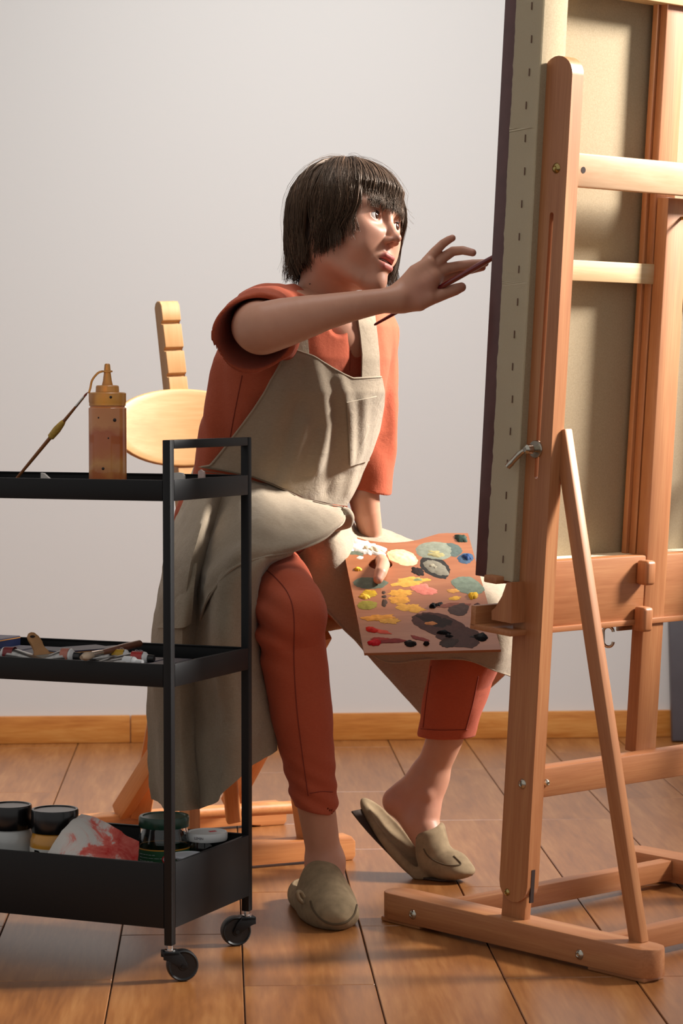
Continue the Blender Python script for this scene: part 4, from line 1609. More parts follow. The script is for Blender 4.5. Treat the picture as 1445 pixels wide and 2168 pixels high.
for sx in (-1, 1):
    hd.add(s_ell((sx * .0092, .1005, -.0230), (.0054, .0085, .0054)), .006)
    hd.add(s_ball((sx * .031, .0725, .0155), .0152), .009)
    # almond opening between the lids
    hd.sub(s_ell((sx * .0315, .092, .0155), (.0158, .0150, .0076)), .0012)
    hd.sub(s_ell((sx * .0050, .1075, -.0285), (.0030, .0050, .0036)), .0018)
# lips
hd.add(s_chain([(-.0245, .084, -.0560), (-.010, .0970, -.0500), (0, .0985, -.0512), (.010, .0970, -.0500), (.0245, .084, -.0560)], [.0028, .0058, .0054, .0058, .0028]), .0045)
hd.add(s_chain([(-.0235, .084, -.0585), (-.009, .0945, -.0685), (.009, .0945, -.0685), (.0235, .084, -.0585)], [.0028, .0068, .0068, .0028]), .0045)
hd.sub(s_ell((0, .0975, -.0590), (.0195, .019, .0034)), .002)
hd.sub(s_ell((0, .097, -.0415), (.0022, .004, .007)), .004)
# ears
for sx in (-1, 1):
    Re = (Matrix.Rotation(math.radians(-20 * sx), 3, 'Z') @ Matrix.Rotation(math.radians(10), 3, 'X'))
    hd.add(s_ell((sx * .075, -.010, .004), (.0075, .017, .030), np.array(Re)), .006)
    hd.sub(s_ell((sx * .083, -.006, .006), (.006, .0105, .019), np.array(Re)), .004)
# neck
hd.add(s_chain([(0, -.022, -.040), tuple(Vector((0, -.022, -.040)).lerp(nk, .55)), tuple(nk)], [.052, .047, .056]), .030)
hd.add(s_cone((-.045, -.01, -.05), tuple(Vector((-.01, .04, 0)) + nk), .010, .010), .03)
hd.cut(s_plane(tuple(nk + (nk - Vector((0, -.022, -.04))).normalized() * 0.06), tuple((nk - Vector((0, -.022, -.04))).normalized())))
v, q = mesh_field(hd, (-.105, -.135, min(-.22, nk.z - .08)), (.105 + max(0, nk.x), .135, .145), 0.0016)
# colours: lips, blush, mouth inside, brows shadow-free
SKIN = A([0.53, 0.262, 0.168]); LIP = A([0.50, 0.125, 0.105]); RED = A([0.52, 0.20, 0.145])
col = np.tile(np.append(SKIN, 1).astype(F32), (len(v), 1))


def paint(col, w, c):
    w = np.clip(w, 0, 1)[:, None]
    col[:, :3] = col[:, :3] * (1 - w) + c * w


def blob(v, c, r, soft=0.5):
    d = np.sqrt((((v - A(c)) / A(r)) ** 2).sum(1))
    return np.clip((1 - d) / soft, 0, 1)


for sx in (-1, 1):
    paint(col, 0.30 * blob(v, (sx * .045, .065, -.02), (.03, .04, .025), 1.0), RED)
    paint(col, 0.5 * blob(v, (sx * .079, -.008, .002), (.02, .03, .04), .6), RED)
    paint(col, 0.35 * blob(v, (sx * .031, .088, .0155), (.022, .02, .015), .7), RED * 0.75)
paint(col, 0.35 * blob(v, (0, .112, -.018), (.014, .014, .012), 1.0), RED)
lipd = np.minimum(s_chain([(-.0235, .085, -.0565), (-.010, .0970, -.0505), (0, .0990, -.0517), (.010, .0970, -.0505), (.0235, .085, -.0565)], [.0030, .0064, .0058, .0064, .0030])(v),
                  s_chain([(-.0225, .085, -.0585), (-.009, .0945, -.0685), (.009, .0945, -.0685), (.0225, .085, -.0585)], [.0030, .0074, .0074, .0030])(v))
paint(col, np.clip(-lipd / .0012 + .3, 0, 1), LIP)
inm = s_ell((0, .0975, -.0590), (.0185, .0185, .0029))(v)
paint(col, (inm < 0.0008) & (v[:, 1] < .0925), A([0.03, 0.008, 0.008]))
mole = blob(v, (-.056, .0, -.115), (.0016, .03, .0016), .5)
Hn = np.array(HM, dtype=F32)
vw = v @ Hn[:3, :3].T + Hn[:3, 3]
_px = np.stack([vw[:, 0] * FPX / vw[:, 1] + 722.5, vw[:, 1]], 1)
_mt = P(656, 603, 4.3)                                   # small mole on the side of the neck
_near = (np.abs(vw[:, 0] - _mt.x) < .0014) & (np.abs(vw[:, 2] - _mt.z) < .0014) & (vw[:, 1] < HO.y)
paint(col, _near.astype(F32), A([0.06, 0.025, 0.018]))
parts_v, parts_q, parts_c = [vw], [q], [col]


def add_part(fld, lo, hi, h, colfn=None):
    v, q = mesh_field(fld, lo, hi, h)
    c = np.tile(np.append(SKIN, 1).astype(F32), (len(v), 1))
    if colfn: colfn(v, c)
    off = sum(len(x) for x in parts_v)
    parts_v.append(v); parts_q.append(q + off); parts_c.append(c)


def bounds(pts, pad):
    a = np.array([tuple(p) for p in pts])
    return a.min(0) - pad, a.max(0) + pad


# ---- right arm and hand (reaching, palm to the camera, holding the brush)
ar = Field()
f1 = P(600, 682, 3.985); f2 = P(700, 658, 3.995); f3 = P(790, 640, 4.02)
ar.add(s_limb([JR['sh'], JR['sh'].lerp(JR['el'], .5), JR['el'], f1, f2, f3, JR['wr']], [.048, .043, .0405, .039, .0285, .0215, .0205]))
ar.add(s_cone(P(560, 700, 3.99), P(650, 672, 3.99), .034, .022), .02)
wq = lambda x, y, d=0.0: P(x, y, 4.045 + d)
palm = [wq(842, 632, -.004), wq(868, 612), wq(898, 588)]
ar.add(s_chain([wq(836, 634, -.01), wq(862, 622, -.004), wq(890, 604), wq(912, 586)], [.0205, .0215, .021, .016]), .012)
ar.add(s_chain([wq(850, 612, -.004), wq(880, 578), wq(908, 556)], [.014, .0145, .0105]), .012)      # little-finger side
ar.add(s_chain([wq(858, 644, -.004), wq(886, 638, -.006), wq(906, 630, -.006)], [.0135, .0165, .0135]), .012)    # thumb ball
ar.add(s_chain([wq(905, 600), wq(922, 588, .008)], [.016, .0115]), .010)
fing = [
    # little, ring, middle, index, thumb
    ([(903, 553, .004), (920, 533, .006), (937, 516, .004), (949, 508, -.004), (957, 504, -.010)], [.0088, .0080, .0072, .0064, .0056]),
    ([(916, 566, .006), (938, 545, .012), (958, 532, .010), (979, 530, .000), (1000, 535, -.006)], [.0096, .0088, .0080, .0072, .0062]),
    ([(922, 580, .006), (948, 568, .014), (972, 563, .016), (1000, 559, .012), (1026, 557, .006)], [.0098, .0092, .0084, .0076, .0064]),
    ([(922, 594, .012), (945, 582, .026), (972, 574, .032), (998, 570, .030), (1020, 566, .024)], [.0098, .0090, .0082, .0074, .0062]),
    ([(900, 634, -.004), (920, 629, -.002), (944, 620, .004), (963, 613, .006), (976, 608, .006)], [.0125, .0108, .0100, .0098, .0080]),
]
for pts, rr in fing:
    ar.add(s_chain([wq(*p_) for p_ in pts], rr), .0035)


def arm_col(v, c):
    for pts, rr in fing:
        t = wq(*pts[-1])
        paint(c, 0.55 * blob(v, t, (.014,) * 3, 1.0), RED)
    for (x, y) in ((905, 600), (880, 625)):
        paint(c, 0.35 * blob(v, wq(x, y, -.02), (.03,) * 3, 1.0), RED)


lo, hi = bounds(list(JR.values()) + [wq(*p_) for pts, _ in fing for p_ in pts], 0.06)
add_part(ar, lo, hi, 0.0021, arm_col)

# ---- left arm: hanging, thumb through the palette, fingers curled under it
PAL = dict(tl=P(723, 1137, 4.43), tr=P(990, 1130, 4.45), br=P(1060, 1380, 4.14), bl=P(770, 1384, 4.12))
pal_n = ((PAL['tr'] - PAL['bl']).cross(PAL['tl'] - PAL['br'])).normalized()
if pal_n.y > 0: pal_n = -pal_n                             # faces the camera and up
pal_o = (PAL['tl'] + PAL['tr'] + PAL['br'] + PAL['bl']) / 4


def palP(x, y, h=0.0):
    return planeP(x, y, pal_o + pal_n * h, pal_n)


al = Field()
hbase = palP(800, 1180, -.030)                             # back of the hand under the palette
JL['wr'] = palP(789, 1152, -.042)
al.add(s_limb([JL['sh'], JL['sh'].lerp(JL['el'], .5), JL['el'], P(769, 1045, 4.445), JL['wr']], [.046, .041, .033, .029, .0195]))
th = [palP(792, 1172, -.030), palP(806, 1186, -.012), palP(811, 1196, .006), palP(805, 1213, .014), palP(800, 1226, .010)]
al.add(s_chain(th, [.0135, .0125, .0118, .0112, .0088]), .008)
al.add(s_chain([JL['wr'], palP(815, 1185, -.036), palP(838, 1215, -.030)], [.019, .018, .015]), .012)
al.add(s_chain([JL['wr'], palP(795, 1200, -.036), palP(800, 1235, -.032)], [.018, .017, .014]), .012)
for k, (dx, dy) in enumerate(((838, 1215), (828, 1228), (816, 1238), (802, 1244))):
    L = (62, 70, 64, 50)[k]
    al.add(s_chain([palP(dx - 6, dy - 8, -.030), palP(dx + L * .45, dy + 16, -.026), palP(dx + L, dy + 22, -.016)], [.0105, .0085, .0065]), .004)


def larm_col(v, c):
    nail = palP(801, 1227, .017)
    paint(c, 0.6 * blob(v, th[-1], (.014,) * 3, 1.0), RED)
    paint(c, blob(v, nail, (.0075, .0075, .0085), .25), A([0.70, 0.40, 0.33]))


lo, hi = bounds([JL['sh'], JL['el'], JL['wr']] + th + [palP(905, 1262, -.02)], 0.06)
add_part(al, lo, hi, 0.0024, larm_col)

# ---- trunk and legs
E1 = Vector((0.668, 0.743, 0)).normalized(); E2 = Vector((0.743, -0.668, 0)).normalized()
ST = [(P(668, 640, 4.31), .150, .072), (P(656, 690, 4.32), .175, .104), (P(645, 760, 4.33), .180, .122), (P(635, 830, 4.35), .176, .130),
      (P(610, 920, 4.39), .166, .130), (P(587, 1000, 4.43), .164, .130), (P(566, 1080, 4.47), .170, .136), (P(550, 1180, 4.51), .178, .140), (P(548, 1240, 4.53), .180, .145)]
RL = [P(505, 1195, 4.46), P(606, 1283, 4.12), P(614, 1340, 4.115), P(622, 1400, 4.125), P(637, 1500, 4.145), P(652, 1600, 4.165), P(668, 1700, 4.185), P(688, 1826, 4.205)]
RLr = [.088, .056, .053, .051, .047, .040, .033, .029]
LL = [P(632, 1205, 4.60), P(1002, 1292, 4.42), P(975, 1420, 4.46), P(955, 1500, 4.49), P(942, 1560, 4.51), P(908, 1645, 4.535)]
LLr = [.088, .056, .054, .046, .034, .030]
bd = Field()
bd.add(s_loft([(c, a - .035, b - .035) for c, a, b in ST], E1, E2))
bd.add(s_chain([JR['sh'], neck_w, JL['sh']], [.040, .05, .040]), .04)
bd.add(s_chain([neck_w, P(715, 715, 4.285)], [.05, .055]), .03)
bd.add(s_limb(RL, [r * .9 for r in RLr[:-2]] + RLr[-2:]), .03)
bd.add(s_limb(LL, [r * .9 for r in LLr[:-2]] + LLr[-2:]), .03)
# right foot inside its slipper
bd.add(s_chain([RL[-1], P(672, 1885, 4.225)], [.028, .025]), .02)
bd.add(s_chain([RL[-1], P(694, 1890, 4.16), P(698, 1945, 4.085)], [.028, .026, .016]), .02)
# left foot, heel raised
bd.add(s_chain([LL[-1], P(858, 1680, 4.545), P(838, 1695, 4.545)], [.030, .027, .0245]), .02)
bd.add(s_chain([LL[-1], P(895, 1740, 4.52), P(925, 1810, 4.49), P(960, 1840, 4.46)], [.031, .030, .024, .015]), .02)
bd.add(s_chain([P(845, 1700, 4.545), P(900, 1775, 4.52)], [.022, .022]), .02)
bd.add(s_ball(P(903, 1682, 4.505), .008), .014)
bd.add(s_ball(P(711, 1822, 4.19), .009), .014)
lo, hi = bounds([s[0] for s in ST] + RL + LL + [P(707, 1968, 4.05), JR['sh'], JL['sh']], 0.2)
lo[2] = 0.0


def leg_col(v, c):
    paint(c, 0.7 * blob(v, P(835, 1695, 4.545), (.05, .06, .04), 1.0), RED)
    paint(c, 0.4 * blob(v, P(900, 1700, 4.52), (.06, .06, .06), 1.0), RED)
    paint(c, 0.35 * blob(v, P(690, 1840, 4.20), (.06, .08, .06), 1.0), RED)


add_part(bd, lo, hi, 0.0042, leg_col)

_m, _nt, _b = new_mat('skin')
_at = N(_nt, 'ShaderNodeAttribute', attribute_name='tint')
_tc = N(_nt, 'ShaderNodeTexCoord')
_nz = N(_nt, 'ShaderNodeTexNoise', Scale=60.0, Detail=5.0); _nt.links.new(_tc.outputs['Object'], _nz.inputs['Vector'])
_mx = N(_nt, 'ShaderNodeMix', data_type='RGBA', blend_type='MULTIPLY')
_mx.inputs[0].default_value = 0.18
_nt.links.new(_at.outputs['Color'], _mx.inputs[6])
_nt.links.new(ramp(_nt, _nz.outputs[0], [(0.3, (.75, .62, .58, 1)), (0.7, (1, 1, 1, 1))]), _mx.inputs[7])
_nt.links.new(_mx.outputs[2], _b.inputs['Base Color'])
_b.inputs['Roughness'].default_value = 0.48
_b.inputs['Specular IOR Level'].default_value = 0.4
_b.inputs['Subsurface Weight'].default_value = 0.12
_b.inputs['Subsurface Radius'].default_value = (0.012, 0.004, 0.002)
_b.inputs['Subsurface Scale'].default_value = 0.6
_n2 = N(_nt, 'ShaderNodeTexNoise', Scale=700.0, Detail=3.0); _nt.links.new(_tc.outputs['Object'], _n2.inputs['Vector'])
bump(_nt, _b, _n2.outputs[0], 0.08, 0.001)
M['skin'] = _m
body = fast_mesh('body', np.concatenate(parts_v), np.concatenate(parts_q), M['skin'], person, np.concatenate(parts_c))

# ---- eyes
M['sclera'] = plain('eye_white', '#d9d3ce', 0.15, coat=0.6)
M['iris'] = plain('brown_iris', '#4a2b1a', 0.2, coat=0.8)
M['pupil'] = plain('pupil', '#050404', 0.1, coat=0.8)
M['lash'] = plain('lash_hair', '#1d1410', 0.6)
M['teeth'] = plain('teeth', '#cfc6ba', 0.3)
gaze = (g_ + l_ * 0.16 + u_ * 0.10).normalized()
for sx in (-1, 1):
    c = HM @ Vector((sx * .031, .0725, .0155))
    m_ = frame(c, gaze.orthogonal(), zhint=gaze)
    r = .0140
    pr_ = [(r * math.sin(a), -r * math.cos(a)) for a in (math.pi * k / 18 for k in range(19))]
    ey = lathe('eye', [(max(0, x), z) for x, z in pr_], M['sclera'], person, m_, 32, angle=180)
    ir = [(0, r + .0006), (.0022, r + .0005), (.0045, r - .0001), (.0064, r - .0014), (.0066, r - .0022)]
    lathe('iris', ir, M['iris'], ey, m_, 28, angle=180)
    lathe('pupil', [(0, r + .0009), (.0015, r + .0008), (.0023, r + .0005), (.0023, r)], M['pupil'], ey, m_, 20, angle=180)
    # lash line along the upper lid, brow
    pts = []
    for k in range(9):
        t = -1 + k / 4
        x = sx * .0315 + .0155 * t
        z = .0155 + .0076 * math.sqrt(max(0, 1 - t * t)) + (.0012 if t * sx > 0 else 0)
        y = .0725 + math.sqrt(max(1e-6, .0159 ** 2 - (x - sx * .031) ** 2 - (z - .0155) ** 2))
        pts.append(HM @ Vector((x, y, z)))
    tube('eyelashes', pts, [.0006, .0009, .0011, .0012, .0012, .0012, .0011, .0009, .0006], M['lash'], person, 6)
    bm = bmesh.new()
    rnd = random.Random(3 + sx)
    for k in range(60):
        t = k / 59
        x = sx * (.012 + .036 * t); z = .0365 + .0045 * math.sin(t * 2.4) + rnd.uniform(-.0022, .0022) * (1 - .5 * t)
        p_ = A([[x, .12, z]])
        y = .12
        for _ in range(12):
            y -= float(hd(A([[x, y, z]]))[0]) * .8
        a0 = HM @ Vector((x, y - .0004, z)); a1 = HM @ Vector((x + sx * .006, y + .0004 - .0018 * t, z + .0022 * (1 - 1.6 * t)))
        bm_tube(bm, [a0, a0.lerp(a1, .5), a1], [.0005, .0005, .0002], 4, False)
    bm_obj('eyebrow', bm, M['lash'], person, smooth=True)
tg = [[HM @ Vector((x, .0885 - 7 * x * x, z)) for x in (-.012, -.008, -.004, 0, .004, .008, .012)] for z in (-.0535, -.0572)]
grid_mesh('teeth', tg, M['teeth'], person, 0.002)
# ------------------------------------------------------------------ clothes
M['rust'] = linen('rust_linen', '#a1482f', '#b3593c', 0.88, 2400, 0.36, 0.06, wr=22)
M['rust_pant'] = linen('rust_cotton', '#a54a31', '#b6593d', 0.85, 2600, 0.28, 0.06, wr=20)
M['apron'] = linen('beige_linen', '#8f7f6a', '#a99984', 0.92, 2200, 0.42, 0.15, wr=30)
M['seam_rust'] = plain('rust_thread', '#7e301f', 0.9)
M['seam_beige'] = plain('beige_thread', '#6a5b49', 0.9)

# shirt field (also used to lay the apron on)
sl0 = P(566, 672, 4.23); sl1 = P(546, 708, 4.035)
sdir_ = (sl1 - sl0).normalized()
ls = [P(778, 706, 4.42), P(786, 850, 4.44), P(776, 1034, 4.46)]
ldir = (ls[2] - ls[1]).normalized()
tor = s_loft(ST, E1, E2, 2.25)
neck_dir = (HO - neck_w).normalized()


def folds_shirt(p, d):
    q = p.copy(); q[:, 2] *= 0.28
    near_sl = np.exp(-(((p - A(sl0.lerp(sl1, .6))) ** 2).sum(1)) / .012)
    q2 = p.copy(); q2[:, 2] = q2[:, 2] * .45 + q2[:, 0] * .5
    w = (.0058 * vnoise(q, 40, 1) + .0030 * vnoise(q2, 75, 4)) * (1 - .6 * near_sl) + .0026 * vnoise(p, 34, 2) + .0012 * vnoise(p, 90, 7)
    # gathered folds running along the sleeve
    ax = A(sdir_); r = (p - A(sl0)); rad = r - (r @ ax)[:, None] * ax
    an = np.arctan2(rad @ A(UP), rad @ A(sdir_.cross(UP)))
    w += near_sl * (.0042 * np.sin(an * 5 + 1.8 * np.sin(an * 2) + 22 * (r @ ax)) + .001 * np.sin(an * 11 + 40 * (r @ ax)))
    return d + w


def base_shirt(p):
    d = tor(p)
    d = smin(d, s_chain([P(572, 668, 4.235), P(670, 655, 4.32), P(758, 690, 4.40)], [.043, .050, .046])(p), .04)
    d = smin(d, s_chain([sl0, sl0.lerp(sl1, .5), sl1 + sdir_ * .06], [.051, .064, .072])(p), .035)
    d = smin(d, s_chain([ls[0], ls[1], ls[2] + ldir * .05], [.050, .050, .043])(p), .035)
    return d


sh = Field()
sh.add(base_shirt)
sh.mod(folds_shirt)
# openings: sleeve planes, neckline, hollow cuffs
opn = (sdir_ + Vector((0.85, 0.0, -0.22))).normalized()
sh.cut(lambda p: np.where(((p - A(sl1)) ** 2).sum(1) < .11 ** 2, np.maximum((p - A(sl1)) @ A(opn), -.2), -.2).astype(F32), .006)
sh.sub(s_chain([sl1 + sdir_ * .08, sl1, sl0.lerp(sl1, .35)], [.070, .0605, .048]), .004)
sh.cut(lambda p: np.where(((p - A(ls[2])) ** 2).sum(1) < .11 ** 2, np.maximum((p - A(ls[2])) @ A(ldir + Vector((-.35, 0, 0)) * .6), -.2), -.2).astype(F32), .003)
sh.sub(s_chain([ls[2] + ldir * .06, ls[2] - ldir * .05], [.040, .036]), .003)
nb = neck_w
nfront = nb + Vector((0.5, -0.72, 0)).normalized() * 0.035 - UP * 0.02
sh.add(s_chain([P(580, 622, 4.33), P(598, 628, 4.40), P(640, 640, 4.43)], [.012, .013, .013]), .018)          # standing collar at the nape
sh.sub(s_chain([nb - neck_dir * .02, nb + neck_dir * .10], [.058, .072]), .006)
sh.sub(s_chain([P(722, 682, 4.215), P(735, 640, 4.22)], [.026, .055]), .004)
lo, hi = bounds([s[0] for s in ST[:-1]] + [sl1, ls[2]], 0.0)
lo -= .21; hi += .12; lo[2] = P(600, 1130, 4.45).z; hi[2] = P(600, 590, 4.3).z
v, q = mesh_field(sh, lo, hi, 0.0034)
fast_mesh('shirt', v, q, M['rust'], person)

# trousers
pt = Field()
ptR = [RL[0]] + RL[1:7]; ptRr = [.098, .0625, .0585, .0560, .0530, .0455, .0385]
pt.add(s_limb(ptR, ptRr))
pt.add(s_limb(LL[:5], [.094, .058, .060, .0565, .0525]), .03)
pt.add(s_loft([(c, a - .02, b - .015) for c, a, b in ST[-3:]], E1, E2), .03)
kb = P(556, 1322, 4.10)
hemR = P(668, 1712, 4.09); hemL = P(942, 1558, 4.51)
dR = Vector((0.16, 0, -1)).normalized()


def folds_pant(p, d):
    q = p.copy(); q[:, 2] *= 0.5
    c = A(P(560, 1335, 4.09)); r = (p - c)
    kn = np.exp(-(r ** 2).sum(1) / .0032)                  # creases behind the right knee
    diag = r[:, 2] + .55 * r[:, 0]
    w = kn * .0065 * np.sin(diag * 130 + .6) + np.exp(-((p - A(P(640, 1690, 4.18))) ** 2).sum(1) / .006) * .0025 * np.sin(p[:, 2] * 190 + p[:, 0] * 120)
    return d + w + .0030 * vnoise(q, 36, 3) + .0018 * vnoise(p, 75, 5)


pt.mod(folds_pant)
cutR = (P(665, 1714, 4.187), Vector((-0.22, 0, -1)).normalized())
pt.cut(lambda p: np.where(((p - A(cutR[0])) ** 2).sum(1) < .12 ** 2, np.maximum((p - A(cutR[0])) @ A(cutR[1]), -.2), -.2).astype(F32), .002)
pt.cut(lambda p: np.where(((p - A(hemL)) ** 2).sum(1) < .12 ** 2, np.maximum((p - A(hemL)) @ A(Vector((.02, 0, -1))), -.2), -.2).astype(F32), .002)
pt.sub(s_chain([RL[6] + (RL[6] - RL[5]) * .5, RL[5].lerp(RL[6], .6)], [.0325, .033]), .002)
pt.sub(s_chain([LL[4] + (LL[4] - LL[3]) * .8, LL[3].lerp(LL[4], .5)], [.046, .045]), .002)
lo, hi = bounds(ptR + LL[:5] + [s[0] for s in ST[-3:]], .11)
hi[2] = P(600, 1100, 4.5).z; lo[2] = P(660, 1760, 4.19).z
v, q = mesh_field(pt, lo, hi, 0.0034)
trs = fast_mesh('trousers', v, q, M['rust_pant'], person)


def trace(fn, o, d, off=0.0, tmax=1.5, steps=60):
    """march from o along d until the field equals off; returns points (numpy rows)"""
    o = np.asarray(o, F32); d = np.asarray(d, F32)
    t = np.zeros(len(o), F32)
    best = np.full(len(o), 9.0, F32); bt = t.copy()
    for _ in range(steps):
        e = fn(o + d * t[:, None]) - off
        b = np.abs(e) < best
        best = np.where(b, np.abs(e), best); bt = np.where(b, t, bt)
        t = t + np.clip(e, -.02, .05) * .8
    return o + d * bt[:, None]                             # a ray that misses stops where it passes closest


def cam_trace(fn, px, off=0.0, Y0=3.6):
    o = np.array([tuple(P(x, y, Y0)) for x, y in px], F32)
    d = np.array([tuple(ray(x, y).normalized()) for x, y in px], F32)
    return trace(fn, o, d, off, steps=90)


# trouser seams: front seam down the right leg and hem stitch lines
def seam_on(fn, px, rad, mat, parent, off=0.0004, n=10, name='seam'):
    pts = smooth_path([Vector((x, y, 0)) for x, y in px], n)
    w = cam_trace(fn, [(p.x, p.y) for p in pts], off)
    return tube(name, [Vector(r) for r in w.tolist()], rad, mat, parent, 5)


seam_on(pt, [(545, 1192), (585, 1225), (612, 1262), (622, 1310), (622, 1400), (628, 1500), (640, 1600), (652, 1685)], .0009, M['seam_rust'], trs)
seam_on(pt, [(912, 1410), (903, 1470), (895, 1540)], .0009, M['seam_rust'], trs)
seam_on(pt, [(1012, 1432), (1000, 1490), (985, 1546)], .0012, M['seam_rust'], trs)
seam_on(pt, [(890, 1543), (930, 1546), (990, 1545)], .0007, M['seam_rust'], trs)
seam_on(pt, [(655, 1680), (680, 1676), (704, 1677)], .0007, M['seam_rust'], trs)
shirt_o = [o for o in person.children if o.name.startswith('shirt')][0]
seam_on(sh, [(512, 795), (505, 830), (495, 880), (487, 925)], .0008, M['seam_rust'], shirt_o)
seam_on(sh, [(745, 712), (742, 745), (740, 785)], .0005, M['seam_rust'], shirt_o)

# ---- apron bib: laid over the shirt; coordinates (s across the chest, height)
bibf = lambda p: smin(tor(p), s_chain([P(572, 668, 4.235), P(670, 655, 4.32), P(758, 690, 4.40)], [.043, .050, .046])(p), .045)


G2 = (E2 + Vector((0, -1, 0))).normalized(); G1 = Vector((-G2.y, G2.x, 0))    # the apron is laid on along -G2


def to_sz(px):
    w = cam_trace(bibf, px, .010)
    c = A(P(640, 800, 4.34))
    return np.stack([(w - c) @ A(G1), w[:, 2]], 1)


BC = P(640, 800, 4.34)
Ln = to_sz([(608, 734), (600, 750), (569, 805), (534, 867), (489, 926), (441, 985), (418, 1000)])
topL = to_sz([(608, 734), (653, 753), (690, 772), (721, 791), (745, 801), (766, 800), (804, 798)])
waist = to_sz([(418, 988), (470, 996), (532, 1009), (576, 1026), (634, 1054), (690, 1068), (722, 1073)])
Rt = to_sz([(803, 800), (803, 857), (790, 912), (760, 995), (722, 1071)])
Rt[:, 0] += A([.004, .012, .02, .02, .012])
ridges = []
for pl, amp, wd in (([(655, 758), (672, 820), (690, 900), (665, 985)], .010, .016), ([(640, 900), (620, 960), (600, 1015)], .008, .016), ([(600, 800), (585, 880), (560, 960)], .006, .02),
                    ([(630, 850), (612, 920), (585, 1010)], -.006, .012), ([(715, 800), (735, 880), (735, 980)], .007, .012), ([(700, 850), (705, 950), (690, 1040)], -.005, .014), ([(765, 850), (760, 950), (735, 1040)], .004, .012)):
    ridges.append((to_sz(pl), amp, wd))


def ridge_h(s, z):
    h = np.zeros_like(s)
    for pl, amp, wd in ridges:
        d2 = np.full_like(s, 1e3)
        for a, b in zip(pl, pl[1:]):
            ba = b - a
            t = np.clip(((s - a[0]) * ba[0] + (z - a[1]) * ba[1]) / (ba @ ba), 0, 1)
            d2 = np.minimum(d2, (s - a[0] - t * ba[0]) ** 2 + (z - a[1] - t * ba[1]) ** 2)
        h += amp * np.exp(-d2 / (wd * wd))
    return h


def lay(sz, off):
    """points of (s, z) dropped onto the chest along -E2, off metres above it"""
    sz = np.asarray(sz, F32)
    o = A(BC) + sz[:, :1] * A(G1); o[:, 2] = sz[:, 1]
    o = o + A(G2) * .42
    hh = ridge_h(sz[:, 0], sz[:, 1]) + off
    q = o.copy(); q *= 1
    w = trace(lambda p: bibf(p) - hh, o, np.tile(-A(G2), (len(o), 1)), 0, steps=90)
    w[:, :] += A(G2) * (.0018 * vnoise(w, 34, 6))[:, None]
    return w


def resample(pl, n):
    pl = np.asarray(pl, float)
    seg = np.r_[0, np.cumsum(np.linalg.norm(np.diff(pl, axis=0), axis=1))]
    t = np.linspace(0, seg[-1], n)
    return np.stack([np.interp(t, seg, pl[:, 0]), np.interp(t, seg, pl[:, 1])], 1)


def coons(top, bottom, left, right, nu, nv):
    """fill between four edges (top: left->right, left: top->bottom); returns nv x nu x 2"""
    T = resample(top, nu); Bm = resample(bottom, nu); L = resample(left, nv); Rr = resample(right, nv)
    u = np.linspace(0, 1, nu)[None, :, None]; v_ = np.linspace(0, 1, nv)[:, None, None]
    S = (1 - v_) * T[None] + v_ * Bm[None] + (1 - u) * L[:, None] + u * Rr[:, None]
    S -= (1 - u) * (1 - v_) * T[0] + u * (1 - v_) * T[-1] + (1 - u) * v_ * Bm[0] + u * v_ * Bm[-1]
    return S


def sheet(name, W, nv, nu, mat, parent, thick=.0022):
    g = [[Vector(W[i * nu + j].tolist()) for j in range(nu)] for i in range(nv)]
    return grid_mesh(name, g, mat, parent, thick)


apron = empty('apron', P(600, 1000, 4.3))
apron.matrix_basis = Matrix.Translation(P(600, 1000, 4.3)); apron.location = P(600, 1000, 4.3)
adopt(apron, person)
Ln2 = np.concatenate([Ln[:-1], waist[:1]])
nu, nv = 60, 70
S = coons(topL, waist, Ln2, Rt, nu, nv)
W = lay(S.reshape(-1, 2), .011)
sheet('bib', W, nv, nu, M['apron'], apron)
# pocket patch
pk4 = to_sz([(727, 851), (793, 838), (775, 974), (733, 985)])
pocket_sz = coons([pk4[0], pk4[1]], [pk4[3], pk4[2]], [pk4[0], pk4[3]], [pk4[1], pk4[2]], 22, 28)
W = lay(pocket_sz.reshape(-1, 2), .0156)
sheet('pocket', W, 28, 22, M['apron'], apron, .0026)
for a, b in ((0, 1), (1, 2), (2, 3), (3, 0)):
    ed = resample([pk4[a], pk4[b]], 24)
    cc = pk4.mean(0)
    W = lay(cc + (ed - cc) * .94, .0163)
    tube('stitching', [Vector(r) for r in W.tolist()], .0007, M['seam_beige'], apron, 5)
for pl in (topL, Ln2):
    W = lay(resample(pl, 60), .0135)
    tube('hem_roll', [Vector(r) for r in W.tolist()], .0018, M['apron'], apron, 6)
Wst = lay(resample(waist, 60), .0135)
tube('waist_seam', [Vector(r) for r in Wst.tolist()], .0016, M['seam_beige'], apron, 6)
W = lay(resample(waist - A([0, .006]), 60), .0125)
tube('stitching', [Vector(r) for r in W.tolist()], .0007, M['seam_beige'], apron, 5)


# straps
def strap(left, right, off, extra):
    n = 26
    L = resample(left, n); R_ = resample(right, n)
    rows_ = []
    for k in range(9):
        t = k / 8
        rows_.append(cam_trace(bibf, list(map(tuple, L * (1 - t) + R_ * t)), off))
    g = [[Vector(rows_[k][i].tolist()) for k in range(9)] for i in range(n)]
    for e in extra:                                        # carry the strap over the shoulder and down the back
        g.insert(0, [p + Vector(e) for p in g[0]])
    return grid_mesh('strap', g, M['apron'], apron, .0025)


strap([(757, 668), (763, 710), (767, 750), (766, 806)], [(794, 668), (799, 710), (803, 750), (805, 804)], .014, [(-.004, .018, .010), (-.012, .05, .004), (-.02, .06, -.05)])
strap([(634, 690), (622, 712), (610, 738)], [(650, 696), (652, 720), (655, 757)], .014, [(.01, .016, .012), (.02, .05, .01), (.02, .06, -.04)])


